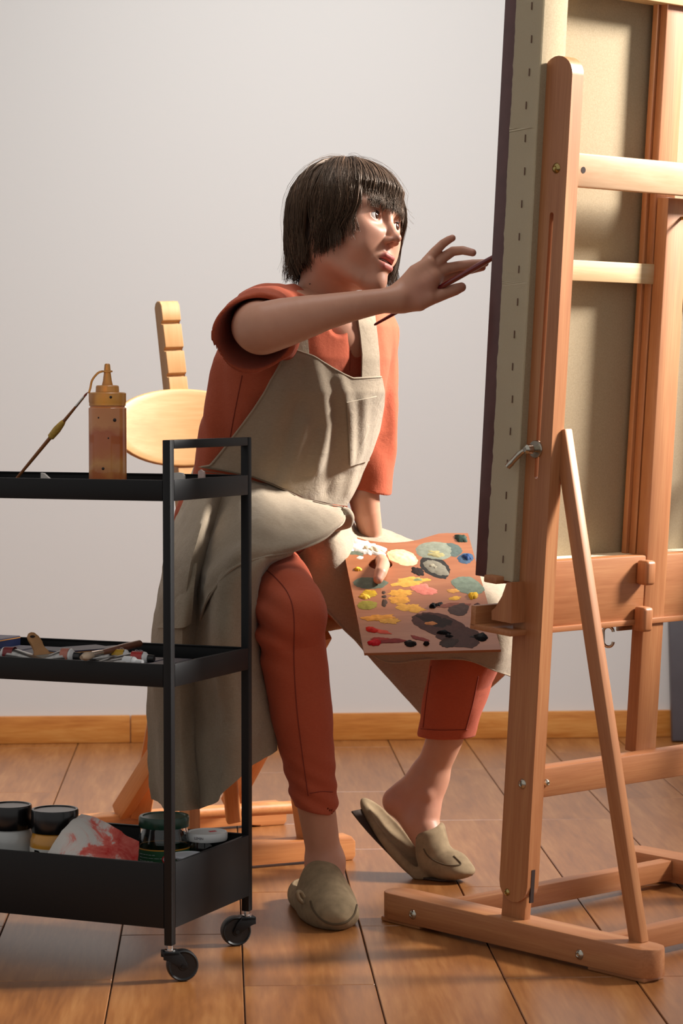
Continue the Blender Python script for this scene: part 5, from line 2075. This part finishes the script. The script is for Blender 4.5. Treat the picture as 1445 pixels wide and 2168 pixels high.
# ---- apron skirt
def psurf(name, cols, nu, nv, mat, parent, thick=.0024, disp=None):
    """cols: control columns of (x, y, depth); surface through them"""
    g = catmull_surface([[P(*c) for c in col] for col in cols], nu, nv)
    return grid_mesh(name, g, mat, parent, thick, disp)


wsk = lambda u, v, p: .0042 * mnoise.noise(p * 18) + .0022 * mnoise.noise(p * 48) + .0010 * mnoise.noise(p * 110)
plt = lambda u, v, p: wsk(u, v, p) + .0065 * min(1, v * 1.6) * math.sin(u * 24 + 2.2 * math.sin(v * 3.0)) * (1 - .5 * u)
colsA = [
    [(416, 984, 4.43), (388, 1060, 4.37), (362, 1130, 4.32), (344, 1200, 4.28), (325, 1300, 4.25), (308, 1440, 4.23), (309, 1580, 4.21), (318, 1692, 4.20)],
    [(432, 986, 4.37), (408, 1060, 4.31), (388, 1130, 4.25), (372, 1200, 4.20), (358, 1300, 4.17), (345, 1440, 4.16), (346, 1580, 4.15), (350, 1712, 4.15)],
    [(455, 990, 4.33), (440, 1062, 4.235), (420, 1135, 4.155), (402, 1200, 4.115), (390, 1300, 4.115), (382, 1440, 4.11), (384, 1580, 4.11), (390, 1716, 4.11)],
    [(488, 997, 4.33), (468, 1066, 4.285), (446, 1140, 4.225), (424, 1215, 4.185), (414, 1310, 4.185), (412, 1440, 4.16), (416, 1580, 4.145), (424, 1712, 4.14)],
    [(520, 1005, 4.31), (505, 1072, 4.22), (486, 1140, 4.14), (452, 1215, 4.085), (440, 1310, 4.10), (440, 1440, 4.10), (446, 1580, 4.10), (448, 1704, 4.10)],
    [(560, 1020, 4.30), (548, 1082, 4.21), (528, 1145, 4.12), (482, 1205, 4.045), (468, 1310, 4.045), (470, 1440, 4.06), (476, 1570, 4.07), (466, 1684, 4.08)],
    [(600, 1040, 4.30), (592, 1098, 4.21), (566, 1158, 4.12), (516, 1196, 4.035), (500, 1310, 4.035), (506, 1440, 4.055), (516, 1560, 4.07), (512, 1640, 4.085)],
    [(640, 1056, 4.30), (632, 1112, 4.22), (600, 1168, 4.13), (548, 1194, 4.055), (530, 1300, 4.075), (540, 1430, 4.115), (556, 1530, 4.13), (548, 1612, 4.13)],
    [(660, 1062, 4.31), (655, 1118, 4.24), (620, 1172, 4.17), (566, 1205, 4.13), (548, 1310, 4.15), (562, 1430, 4.16), (580, 1520, 4.16), (584, 1588, 4.16)],
]
psurf('skirt_panel', colsA, 7, 8, M['apron'], apron, disp=plt)
colsB = [
    [(498, 1000, 4.325), (470, 1078, 4.265), (446, 1150, 4.205), (428, 1235, 4.165), (424, 1312, 4.155)],
    [(512, 1002, 4.302), (492, 1074, 4.215), (470, 1146, 4.140), (450, 1215, 4.085), (440, 1268, 4.085)],
    [(560, 1020, 4.285), (550, 1075, 4.19), (536, 1125, 4.11), (510, 1168, 4.04), (492, 1204, 4.03)],
    [(615, 1046, 4.285), (612, 1090, 4.205), (602, 1128, 4.145), (578, 1160, 4.085), (555, 1180, 4.06)],
    [(665, 1066, 4.29), (668, 1096, 4.225), (662, 1125, 4.18), (642, 1150, 4.14), (622, 1166, 4.13)],
    [(705, 1074, 4.31), (710, 1090, 4.27), (708, 1106, 4.24), (700, 1122, 4.215), (686, 1140, 4.20)],
    [(727, 1077, 4.34), (730, 1082, 4.32), (731, 1088, 4.305), (729, 1094, 4.29), (724, 1102, 4.275)],
]
psurf('lap_flap', colsB, 6, 8, M['apron'], apron, disp=wsk)
# rolled hem along the flap's edge
hem = smooth_path([P(*c[-1]) - Vector((0, .002, 0)) for c in colsB], 8)
tube('hem_roll', hem, .0022, M['apron'], apron, 6)
# side pocket on the hip
colsP = [[(x + dx * 0, y, Y - .006) for (x, y, Y) in c] for c, dx in (
    ([(366, 1190, 4.245), (350, 1260, 4.215), (335, 1330, 4.20)], 0), ([(384, 1196, 4.185), (372, 1262, 4.155), (360, 1330, 4.145)], 0), ([(404, 1196, 4.14), (394, 1262, 4.12), (384, 1330, 4.108)], 0), ([(418, 1192, 4.125), (410, 1255, 4.118), (402, 1320, 4.125)], 0))]
psurf('hip_pocket', colsP, 6, 6, M['apron'], apron, .002)

# drape over the left thigh: from the lap, over the top of the thigh, down its near side
colsC = [
    [(722, 1078, 4.345), (700, 1110, 4.32), (660, 1150, 4.33), (625, 1178, 4.36), (596, 1190, 4.39)],
    [(738, 1088, 4.40), (722, 1122, 4.355), (700, 1165, 4.33), (665, 1205, 4.36), (636, 1228, 4.38)],
    [(752, 1112, 4.50), (748, 1140, 4.42), (736, 1190, 4.38), (708, 1245, 4.39), (682, 1282, 4.40)],
    [(800, 1118, 4.53), (800, 1150, 4.45), (792, 1215, 4.41), (770, 1290, 4.41), (742, 1345, 4.41)],
    [(860, 1138, 4.51), (865, 1175, 4.435), (862, 1245, 4.395), (846, 1330, 4.40), (815, 1400, 4.42)],
    [(930, 1170, 4.48), (936, 1205, 4.40), (935, 1265, 4.35), (925, 1345, 4.355), (905, 1395, 4.375)],
    [(1000, 1208, 4.44), (1010, 1232, 4.37), (1014, 1285, 4.33), (1008, 1350, 4.33), (985, 1396, 4.345)],
    [(1045, 1226, 4.43), (1058, 1250, 4.37), (1066, 1298, 4.335), (1063, 1370, 4.335), (1045, 1418, 4.345)],
    [(1078, 1245, 4.46), (1096, 1270, 4.42), (1104, 1320, 4.40), (1100, 1385, 4.40), (1085, 1432, 4.40)],
]
psurf('skirt_panel', colsC, 6, 8, M['apron'], apron, disp=wsk)
hem = smooth_path([P(*c[-1]) - Vector((0, .002, 0)) for c in colsC], 6)
tube('hem_roll', hem, .002, M['apron'], apron, 6)
# gathered fold bulging where the two panels meet at the waist
psurf('gather', [[(726, 1074, 4.335), (735, 1078, 4.33), (742, 1092, 4.335), (740, 1108, 4.345), (728, 1116, 4.35)],
                 [(728, 1076, 4.31), (741, 1082, 4.30), (747, 1097, 4.305), (741, 1114, 4.32), (724, 1120, 4.33)],
                 [(724, 1082, 4.305), (730, 1090, 4.295), (731, 1100, 4.30), (724, 1112, 4.31), (706, 1124, 4.325)]], 6, 6, M['apron'], apron, .002)
# far side of the skirt, hanging behind the left shin
colsD = [
    [(640, 1235, 4.62), (700, 1300, 4.64), (760, 1368, 4.65), (822, 1438, 4.655), (890, 1513, 4.66)],
    [(720, 1235, 4.635), (770, 1300, 4.655), (820, 1370, 4.66), (872, 1430, 4.665), (930, 1500, 4.665)],
    [(840, 1235, 4.61), (870, 1300, 4.64), (900, 1370, 4.655), (935, 1430, 4.66), (975, 1492, 4.655)],
    [(960, 1250, 4.57), (980, 1310, 4.61), (1000, 1370, 4.63), (1015, 1425, 4.635), (1030, 1462, 4.63)],
    [(1055, 1262, 4.50), (1075, 1310, 4.53), (1080, 1360, 4.55), (1078, 1400, 4.56), (1072, 1425, 4.56)],
]
psurf('skirt_lining', colsD, 6, 8, M['apron'], apron, disp=wsk)

# ---- slippers
M['suede'] = plain('beige_suede', '#8f7b60', 0.95, spec=0.15, noise=0.16, nscale=70, bumpy=0.25)
M['suede_seam'] = plain('suede_seam', '#56452f', 0.95)
M['sole'] = plain('dark_slipper_sole', '#3a2a1e', 0.8)


def rotm(x, y, z):
    """columns are the local axes"""
    return np.array([[x[i], y[i], z[i]] for i in range(3)], F32)


# right slipper: flat on the floor, toe to the camera
td = Vector((0.24, -0.97, 0)).normalized(); tx = Vector((-td.y, td.x, 0))
so = floorP(709, 1962)
so = so - td * 0.055
R3 = rotm(tx, td, UP)
L3 = lambda x, y, z: so + tx * x + td * y + UP * z
sr = Field()
sr.add(s_ell(L3(0, .015, .022), (.0480, .085, .038), R3))
sr.add(s_ell(L3(0, -.07, .018), (.043, .09, .032), R3), .03)
sr.add(s_ell(L3(-.002, -.135, .016), (.035, .05, .030), R3), .02)
sr.add(s_ell(L3(0.0, -.020, .040), (.040, .060, .046), R3), .025)
sr.add(s_ell(L3(0.0, -.048, .062), (.033, .034, .038), R3), .02)
sr.mod(lambda p, d: d + .0012 * vnoise(p, 90, 2))
sr.sub(s_chain([L3(0, -.135, .040), L3(0, -.085, .060), L3(-.002, -.075, .12)], [.028, .033, .040]), .004)
sr.cut(s_plane(L3(0, 0, .0005), (0, 0, -1)))
lo, hi = bounds([L3(0, .1, 0), L3(0, -.19, 0), L3(.06, 0, .11), L3(-.06, 0, .0)], .03)
lo[2] = -.006
v, q = mesh_field(sr, lo, hi, .0026)
slr = fast_mesh('slipper', v, q, M['suede'], person)
slr['label'] = 'beige suede mule flat on the floor'
us = [(650, 1922), (655, 1945), (672, 1960), (697, 1967), (722, 1964), (742, 1950), (752, 1932)]
us = [(657, 1908), (664, 1928), (682, 1948), (706, 1957), (730, 1953), (748, 1938), (755, 1916)]
seam_on(sr, us, .0021, M['suede_seam'], slr, .0004)
tube('heel_loop', smooth_path([P(641, 1912, 4.10), P(632, 1902, 4.095), P(629, 1890, 4.095), P(636, 1889, 4.10), P(643, 1900, 4.105)], 6), .0035, M['suede'], slr, 8)

# left slipper: toe on the floor, heel lifted
sl_ = Field()
fdir = (P(985, 1846, 4.455) - P(905, 1838, 4.51)).normalized(); fx = Vector((-fdir.y, fdir.x, 0)).normalized(); fz = fdir.cross(fx)
if fz.z < 0: fz = -fz
RF = rotm(fdir, fx, fz)
rdir = (P(905, 1848, 4.51) - P(765, 1708, 4.565)).normalized(); rz = rdir.cross(fx).normalized()
if rz.z < 0: rz = -rz
RR = rotm(rdir, fx, rz)
sl_.add(s_ell(P(936, 1826, 4.490), (.052, .037, .027), RF))
sl_.add(s_ell(P(966, 1843, 4.468), (.036, .030, .014), RF), .022)
rc_ = P(838, 1782, 4.542)
sl_.add(s_ell(rc_, (.108, .034, .0185), RR), .016)
sl_.sub(s_ell(rc_ + rz * .015 - rdir * .010, (.092, .0265, .0140), RR), .004)
tcut = P(912, 1748, 4.51)
tng = s_chain([P(906, 1752, 4.512), P(916, 1800, 4.497)], [.031, .0325])
sl_.add(lambda p: smax(tng(p), (p - A(tcut)) @ A(Vector((-.30, 0, .95))), .012), .010)
sl_.mod(lambda p, d: d + .0010 * vnoise(p, 95, 4))
sl_.sub(s_chain([LL[-1], P(886, 1740, 4.524), P(896, 1778, 4.514), P(915, 1812, 4.50)], [.036, .0305, .026, .018]), .004)
sl_.sub(s_chain([P(835, 1688, 4.545), P(850, 1704, 4.54), P(886, 1756, 4.522)], [.0275, .027, .025]), .003)
sl_.cut(s_plane((0, 0, .0008), (0, 0, -1)))
lo, hi = bounds([P(750, 1690, 4.56), P(1003, 1860, 4.44), P(930, 1740, 4.55)], .05)
lo[2] = -.006
v, q = mesh_field(sl_, lo, hi, .0026)
sll = fast_mesh('slipper', v, q, M['suede'], person)
sll['label'] = 'beige suede mule with lifted heel'
seam_on(sl_, [(896, 1797), (905, 1812), (922, 1824), (945, 1832), (966, 1832), (975, 1828), (960, 1812)], .0014, M['suede_seam'], sll, .0004)
# soles
bm = bmesh.new()
top_e = [P(758, 1712, 4.56), P(800, 1757, 4.55), P(842, 1800, 4.54), P(880, 1840, 4.525), P(905, 1858, 4.51), P(950, 1862, 4.48), P(992, 1856, 4.455)]
g = []
for i, p in enumerate(smooth_path(top_e, 5)):
    t = i / 30
    w_ = .030 * (math.sin(math.pi * min(1, max(.05, t * .92 + .06))) ** .35)
    p = p.copy() - rz * (.006 * max(0, 1 - t * 1.6)); p.z = max(p.z, .0018)
    g.append([p + fx * (w_ * k) for k in (-1, -.5, 0, .5, 1)])
grid_mesh('sole', g, M['sole'], sll, .003)
# ------------------------------------------------------------------ hair: dark bob with a fringe
_m, _nt, _b = new_mat('brown_hair')
_tc = N(_nt, 'ShaderNodeTexCoord')
_at = N(_nt, 'ShaderNodeAttribute', attribute_name='tint')
_nt.links.new(_at.outputs['Color'], _b.inputs['Base Color'])
_b.inputs['Roughness'].default_value = 0.42
_b.inputs['Specular IOR Level'].default_value = 0.35
_b.inputs['Specular Tint'].default_value = (1.0, 0.8, 0.62, 1)
M['hair'] = _m
M['hair_under'] = plain('hair_under', '#3a2619', 0.7)
cp = Field()
cp.add(s_ell((0, -.014, .046), (.0785, .0955, .0855)))
cp.cut(s_plane((0, .062, .062), (0, .78, -.62)), .008)
cp.add(s_ell((0, -.055, -.015), (.068, .050, .060)), .015)
for sx in (-1, 1):
    cp.sub(s_ell((sx * .082, -.004, -.012), (.018, .024, .034)), .004)
v, q = mesh_field(cp, (-.1, -.13, -.1), (.1, .1, .15), .003)
hair = fast_mesh('hair', v, q, M['hair_under'], person, None, HM)
rnd = random.Random(11)
HC = Vector((0, -.012, .040))
RXh, RYh, RZh = .0865, .106, .099


def lerp_tab(tab, x):
    xs = [t[0] for t in tab]; ys = [t[1] for t in tab]
    return float(np.interp(x, xs, ys))


# azimuth from the face (0) to the nape (180): where strands end
ZE = [(0, .040), (20, .038), (32, .034), (40, .028), (46, .000), (54, -.026), (66, -.040), (80, -.052), (100, -.062), (125, -.068), (150, -.070), (180, -.070)]
verts = []; faces = []; cols = []


queue = []


def add_strand(pts, r0, r1, c):
    queue.append((pts, r0, r1, c))


def flush():
    """push every strand clear of the skin, then build it"""
    allp = np.array([tuple(p) for q in queue for p in q[0]], F32)
    for _ in range(4):
        d = hd(allp)
        m = d < .0035
        if not m.any(): break
        p = allp[m]; e = .0015
        gr = np.stack([hd(p + A(np.eye(3)[k] * e)) - d[m] for k in range(3)], 1)
        gr /= np.linalg.norm(gr, axis=1, keepdims=True) + 1e-9
        allp[m] = p + gr * (.004 - d[m])[:, None]
    i = 0
    for pts, r0, r1, c in queue:
        n = len(pts)
        build_strand([Vector(v) for v in allp[i:i + n].tolist()], r0, r1, c)
        i += n


def build_strand(pts, r0, r1, c):
    n = len(pts)
    t = (pts[1] - pts[0]).normalized()
    u = t.orthogonal().normalized()
    base = len(verts)
    for i, p in enumerate(pts):
        tt = (pts[min(i + 1, n - 1)] - pts[max(i - 1, 0)])
        if tt.length < 1e-9: tt = t
        tt.normalize()
        u = (u - tt * u.dot(tt))
        u = u.normalized() if u.length > 1e-6 else tt.orthogonal().normalized()
        w = tt.cross(u)
        f = i / (n - 1)
        r = r0 * (1 - f) + r1 * f
        for k in range(3):
            a = 2 * math.pi * k / 3
            verts.append(p + u * (r * math.cos(a)) + w * (r * math.sin(a)))
            cols.append(c)
    for i in range(n - 1):
        for k in range(3):
            a = base + i * 3 + k; b = base + i * 3 + (k + 1) % 3
            faces.append((a, b, b + 3, a + 3))


def strand_path(az, k, zend, flip, seed, n=16):
    """az in degrees (signed, + = her left); k = shell scale"""
    a = math.radians(az)
    front = abs(az) < 48
    pts = []
    cr = Vector((.006, -.022, 0))
    sw = .010 * math.sin(seed * 3.1)
    th_end = 70 if front else 92
    nn = int(n * (.55 if not front else .68))
    for i in range(nn):
        th = math.radians(6 + (th_end - 6) * i / (nn - 1))
        f = 1 - i / (nn - 1)
        aw = a + math.radians(7 if not front else 3) * math.sin(2.6 * (1 - f) + seed) * (1 - f)
        kk = k * (1 + .012 * math.sin(4 * (1 - f) + seed * 2.3))
        x = RXh * kk * math.sin(th) * math.sin(aw); y = (RYh + .011 * max(0, math.cos(aw)) ** 2) * kk * math.sin(th) * math.cos(aw); z = RZh * kk * math.cos(th)
        pts.append(HC + Vector((x, y, z)) + cr * f * .6)
    last = pts[-1].copy()
    out = Vector((math.sin(a), math.cos(a), 0))
    m = n - nn
    for i in range(1, m + 1):
        f = i / m
        z = last.z + (zend - last.z) * f
        wob = .0065 * math.sin(f * 4.5 + seed) - .0065 * math.sin(seed)
        rad = .0050 * math.sin(f * 5.5 + seed * 1.7) * f
        inn = -(.030 if abs(az) > 105 else .016) * f * f if not front else -.003 * f
        if front: wob *= .35; rad *= .25
        d = out * (inn + rad + flip * f ** 4) + Vector((-out.y, out.x, 0)) * (wob * min(1, f * 1.6))
        pts.append(Vector((last.x, last.y, z)) + d)
    return pts


clumps = []
for i in range(210):
    az = rnd.uniform(-180, 180)
    clumps.append((az, rnd.random()))
for i in range(5200):
    az0, cs = clumps[rnd.randrange(len(clumps))] if i > 2200 else (rnd.uniform(-180, 180), rnd.random())
    az = az0 + rnd.gauss(0, 2.6)
    az = (az + 180) % 360 - 180
    aa = abs(az)
    # her right ear (az about -90) shows: leave a gap below it
    k = .965 + .075 * rnd.random() ** .7
    ze = lerp_tab(ZE, aa) + rnd.gauss(0, .005) + (.011 if aa > 46 else .005) * math.sin(cs * 40)
    if az < 0 and 34 < aa < 47: ze = max(ze, .052 + rnd.gauss(0, .004))   # bare temple between fringe and side locks
    ear = az < 0 and 89 < aa < 105
    if ear:
        ze = .024 + rnd.gauss(0, .003); k = .93 + .04 * rnd.random()
    flip = .026 * (cs - .4) if aa > 48 else .003
    if aa > 120: flip = .030 * (cs - .35)
    if ear: flip = 0
    if az > 0 and 48 < aa < 85:
        ze -= .022
    pts = strand_path(az, k, ze, flip, cs * 14 + rnd.gauss(0, .22))
    b = .75 + .5 * cs + rnd.gauss(0, .12)
    if rnd.random() < .12: b *= 2.2
    c = (.050 * b, .027 * b, .0155 * b, 1)
    add_strand(pts, .0009, .00028, c)
# fringe: a second, shorter layer parted a little so the forehead shows between locks
for i in range(700):
    az = rnd.uniform(-33, 40)
    lock = math.sin(az * .55) * .005 + math.sin(az * 1.7) * .003
    k = .985 + .04 * rnd.random()
    pts = strand_path(az, k, .040 + lock + rnd.gauss(0, .004), .004, i * .7)
    b = .8 + rnd.gauss(0, .2)
    add_strand(pts, .0008, .0002, (.050 * b, .027 * b, .0155 * b, 1))
# far side: a thin curtain of hair showing beyond the cheek
for i in range(420):
    az = rnd.uniform(36, 64)
    cs = rnd.random()
    pts = strand_path(max(az, 48.5), 1.05 + .06 * rnd.random(), -.070 + rnd.gauss(0, .010), .030 * (cs - .2), cs * 6)
    b = .8 + .4 * cs + rnd.gauss(0, .1)
    add_strand(pts, .0008, .0002, (.050 * b, .027 * b, .0155 * b, 1))
# loose flyaways
for i in range(40):
    az = rnd.uniform(-180, 180)
    pts = strand_path(az, 1.06 + .05 * rnd.random(), lerp_tab(ZE, abs(az)) - .006, .02, i * 1.3)
    add_strand(pts, .00025, .00015, (.09, .055, .035, 1))
flush()
me = bpy.data.meshes.new('hair_strands')
me.from_pydata([tuple(v) for v in verts], [], faces)
me.polygons.foreach_set('use_smooth', [True] * len(me.polygons))
at = me.color_attributes.new('tint', 'FLOAT_COLOR', 'POINT')
at.data.foreach_set('color', np.array(cols, dtype=F32).ravel())
hs = link_mesh('hair_strands', me, M['hair'], None, HM)
adopt(hs, hair)
hs['kind'] = 'stuff'
# ------------------------------------------------------------------ palette with paint
M['palette_wood'] = wood('palette_plywood', '#885030', '#975c3a', '#a36a46', 0.4, (2, 16, 16), 1.2)
pal = empty('artist_palette', pal_o, 'square edged wooden palette covered in daubs of oil paint, held on the thumb', 'palette')
px_ = (PAL['tr'] - PAL['tl']).normalized()
mp = frame(pal_o, px_, zhint=pal_n)
mpi = mp.inverted()


def pl2(x, y):
    q = mpi @ palP(x, y)
    return (q.x, q.y)


outl = [(724, 1150), (723, 1143), (727, 1137), (736, 1134), (755, 1137), (775, 1143), (800, 1147), (830, 1149), (860, 1147), (885, 1143), (908, 1136), (928, 1130), (945, 1129), (990, 1129.5), (1060, 1376), (771, 1382)]
ol = [pl2(*p) for p in outl]
hc = pl2(805, 1194)
hole = [(hc[0] + .0215 * math.cos(2 * math.pi * k / 28), hc[1] + .0175 * math.sin(2 * math.pi * k / 28)) for k in range(28)]
bm = bmesh.new()
TH = .005
loops = []
for z in (0.0, -TH):
    lo_ = [bm.verts.new((p[0], p[1], z)) for p in ol]
    lh = [bm.verts.new((p[0], p[1], z)) for p in hole]
    eo = [bm.edges.new((lo_[i], lo_[(i + 1) % len(lo_)])) for i in range(len(lo_))]
    eh = [bm.edges.new((lh[i], lh[(i + 1) % 28])) for i in range(28)]
    bmesh.ops.triangle_fill(bm, edges=eo + eh, use_beauty=True)
    loops.append((lo_, lh))
for a, b in ((loops[0][0], loops[1][0]), (loops[0][1], loops[1][1])):
    for i in range(len(a)):
        bm.faces.new((a[i], a[(i + 1) % len(a)], b[(i + 1) % len(a)], b[i]))
bm_obj('board', bm, M['palette_wood'], pal, mp, smooth=True, angle=30)

PC = {}


def pmat(c, rough=.55):
    if c not in PC:
        PC[c] = plain('paint_' + c.strip('#'), c, rough, spec=.12, noise=.14, nscale=120, bumpy=.5)
    return PC[c]


def daub(x, y, rx, ry, colr, h, ang=0, seed=0, ragged=.12, name='paint_smear', z0=0.0):
    """lump of paint: ellipse of photo radii rx, ry at (x, y), h metres thick"""
    c = Vector((*pl2(x, y), 0))
    ax = Vector((*pl2(x + 10, y), 0)) - c; ay = Vector((*pl2(x, y - 10), 0)) - c
    ca, sa = math.cos(math.radians(ang)), math.sin(math.radians(ang))
    bm = bmesh.new()
    n, m = 40, 5
    top = bm.verts.new(c + Vector((0, 0, z0 + h)))
    prev = None
    for k in range(1, m + 1):
        f = k / m
        ring = []
        for i in range(n):
            a = 2 * math.pi * i / n
            rr = 1 + ragged * (mnoise.noise(Vector((math.cos(a) * 1.6, math.sin(a) * 1.6, seed))) + .7 * mnoise.noise(Vector((math.cos(a) * 6, math.sin(a) * 6, seed + 5))))
            ex = rx * rr * f * math.cos(a); ey = ry * rr * f * math.sin(a)
            X = ex * ca - ey * sa; Yv = ex * sa + ey * ca
            p = c + ax * (X / 10) + ay * (Yv / 10)
            hh = h * (1 - f ** 3) * (1 + .6 * mnoise.noise(p * 130 + Vector((seed, 0, 0)))) if k < m else 0
            ring.append(bm.verts.new(p + Vector((0, 0, z0 + max(0.00012, hh) if k < m else z0))))
        for i in range(n):
            j = (i + 1) % n
            if prev is None: bm.faces.new((top, ring[i], ring[j]))
            else: bm.faces.new((prev[i], ring[i], ring[j], prev[j]))
        prev = ring
    return bm_obj(name, bm, pmat(colr), pal, mp, smooth=True)


T = .0005
daubs = [
    (752, 1164, 26, 10, '#5f6656', T, -12, .3), (735, 1160, 16, 7, '#dcd8cf', .002, -14, .3), (775, 1158, 44, 15, '#e6e2da', .005, -14, .35), (786, 1163, 26, 7, '#e4cfae', .0062, -14, .4),
    (762, 1180, 7, 3, '#d9d2c6', .001, 0, .3), (851, 1180, 34, 15, '#d8bd90', .0012, -14, .12), (851, 1180, 30, 12, '#dcc59c', .0022, -14, .12),
    (955, 1165, 24, 14, '#55605a', T, -8, .2), (920, 1166, 39, 20, '#7c8070', .0018, -2, .10), (920, 1174, 24, 8, '#958b5f', .0026, -6, .4), (975, 1141, 14, 8, '#2d3f35', .005, -15, .3),
    (985, 1183, 17, 11, '#43566a', .0012, 0, .2), (988, 1181, 11, 7, '#26406b', .005, -8, .35), (920, 1202, 35, 20, '#2e2b28', .0008, -24, .15), (922, 1203, 30, 15, '#767061', .0018, -24, .12), (916, 1200, 14, 6, '#8d8571', .0026, -20, .3),
    (884, 1210, 15, 8, '#2b211d', .001, -18, .25), (757, 1205, 9, 4, '#e0b13a', .004, -5, .3), (783, 1234, 37, 12, '#5f6657', T, -2, .12), (868, 1232, 42, 8, '#cf9a48', .0008, 6, .5), (882, 1228, 13, 4, '#80855f', .0012, 0, .2),
    (897, 1248, 27, 11, '#cf7767', .0010, -14, .3), (850, 1256, 24, 8, '#cf9440', .0008, 0, .45), (845, 1270, 26, 7, '#cc8f3e', .0008, -3, .45), (868, 1287, 30, 8, '#cd9442', .0008, -6, .5),
    (990, 1241, 35, 18, '#6b7565', .0008, -16, .12), (1001, 1262, 10, 7, '#d6a528', .006, 10, .35), (962, 1267, 14, 4, '#c9963c', .0008, 5, .4), (958, 1252, 12, 4, '#c28a48', T, 0, .4),
    (780, 1256, 17, 8, '#b08a24', .0010, 0, .3), (772, 1263, 12, 5, '#dcae3c', .003, -6, .4), (778, 1281, 20, 10, '#8a7c34', .0012, 0, .25), (812, 1254, 4, 3, '#4a382e', T, 0, .3), (813, 1263, 5, 3, '#4a382e', T, 0, .3), (813, 1276, 6, 7, '#4a382e', .0008, 0, .4),
    (915, 1284, 7, 5, '#120f10', .006, 0, .3), (928, 1280, 9, 4, '#1f1a1a', .002, 20, .6), (972, 1290, 22, 13, '#4c3a34', .0008, 10, .2), (1010, 1284, 8, 5, '#4e3430', .004, -10, .3), (958, 1282, 36, 5, '#7d4a3c', .0003, 2, .4),
    (800, 1308, 32, 7, '#d08a3c', .0016, 4, .45), (825, 1314, 20, 7, '#cb9140', .0010, 0, .5), (787, 1333, 13, 5, '#c02a20', .004, -14, .35), (806, 1337, 20, 4, '#c14a36', .0008, -10, .4),
    (930, 1323, 60, 22, '#4a2f29', .0008, -16, .15), (968, 1347, 52, 22, '#472e28', .0008, -10, .2), (925, 1317, 40, 15, '#2a1c18', .0014, -14, .25), (914, 1321, 17, 4.5, '#b87545', .0022, 0, .25), (952, 1360, 24, 11, '#35251f', .0014, 8, .2), (938, 1341, 15, 4, '#121011', .005, -8, .45), (949, 1348, 9, 3, '#151213', .004, -8, .45),
    (1018, 1351, 15, 7, '#141212', .006, -8, .3), (1000, 1350, 9, 2, '#1a1616', .001, 0, .5), (792, 1361, 15, 6, '#b31820', .005, 0, .3), (830, 1357, 30, 5, '#74241f', .001, 2, .35), (806, 1353, 20, 4, '#8e2a22', .0008, 0, .5), (868, 1363, 13, 6, '#1c1817', .005, -6, .3), (887, 1352, 18, 4, '#7d322c', .0006, -14, .5), (902, 1364, 6, 4, '#1a1012', .005, 0, .3),
]
for i, (x, y, rx, ry, c, h, a, rg) in enumerate(daubs):
    daub(x, y, rx, ry, c, h, a, i * 3.7, rg, 'paint_daub' if h > .0015 else 'paint_smear', .00005 * i * .2)

# ------------------------------------------------------------------ brush in the right hand, its tip on the canvas
M['crimson_handle'] = plain('crimson_lacquer', '#6e1a1c', 0.22, coat=0.5)
tipb = planeP(1098, 514, c_bl - cn * .0006, cn)
st_ = P(792, 688, 4.115)
brush = empty('paintbrush', st_, 'long crimson handled brush held in the raised hand, touching the canvas', 'paintbrush')
rod('handle', st_, tipb, [(0, .0014), (.01, .0024), (.2, .0034), (.5, .0044), (.72, .0050), (.84, .0042), (.87, .0036)], M['crimson_handle'], brush)
rod('ferrule', st_, tipb, [(.865, .0038), (.90, .0042), (.945, .0044)], M['ferrule'], brush)
rod('bristles', st_, tipb, [(.944, .0044), (.965, .0052), (.985, .0036), (1.0, .0008)], plain('dark_bristle', '#3b2622', 0.8), brush)
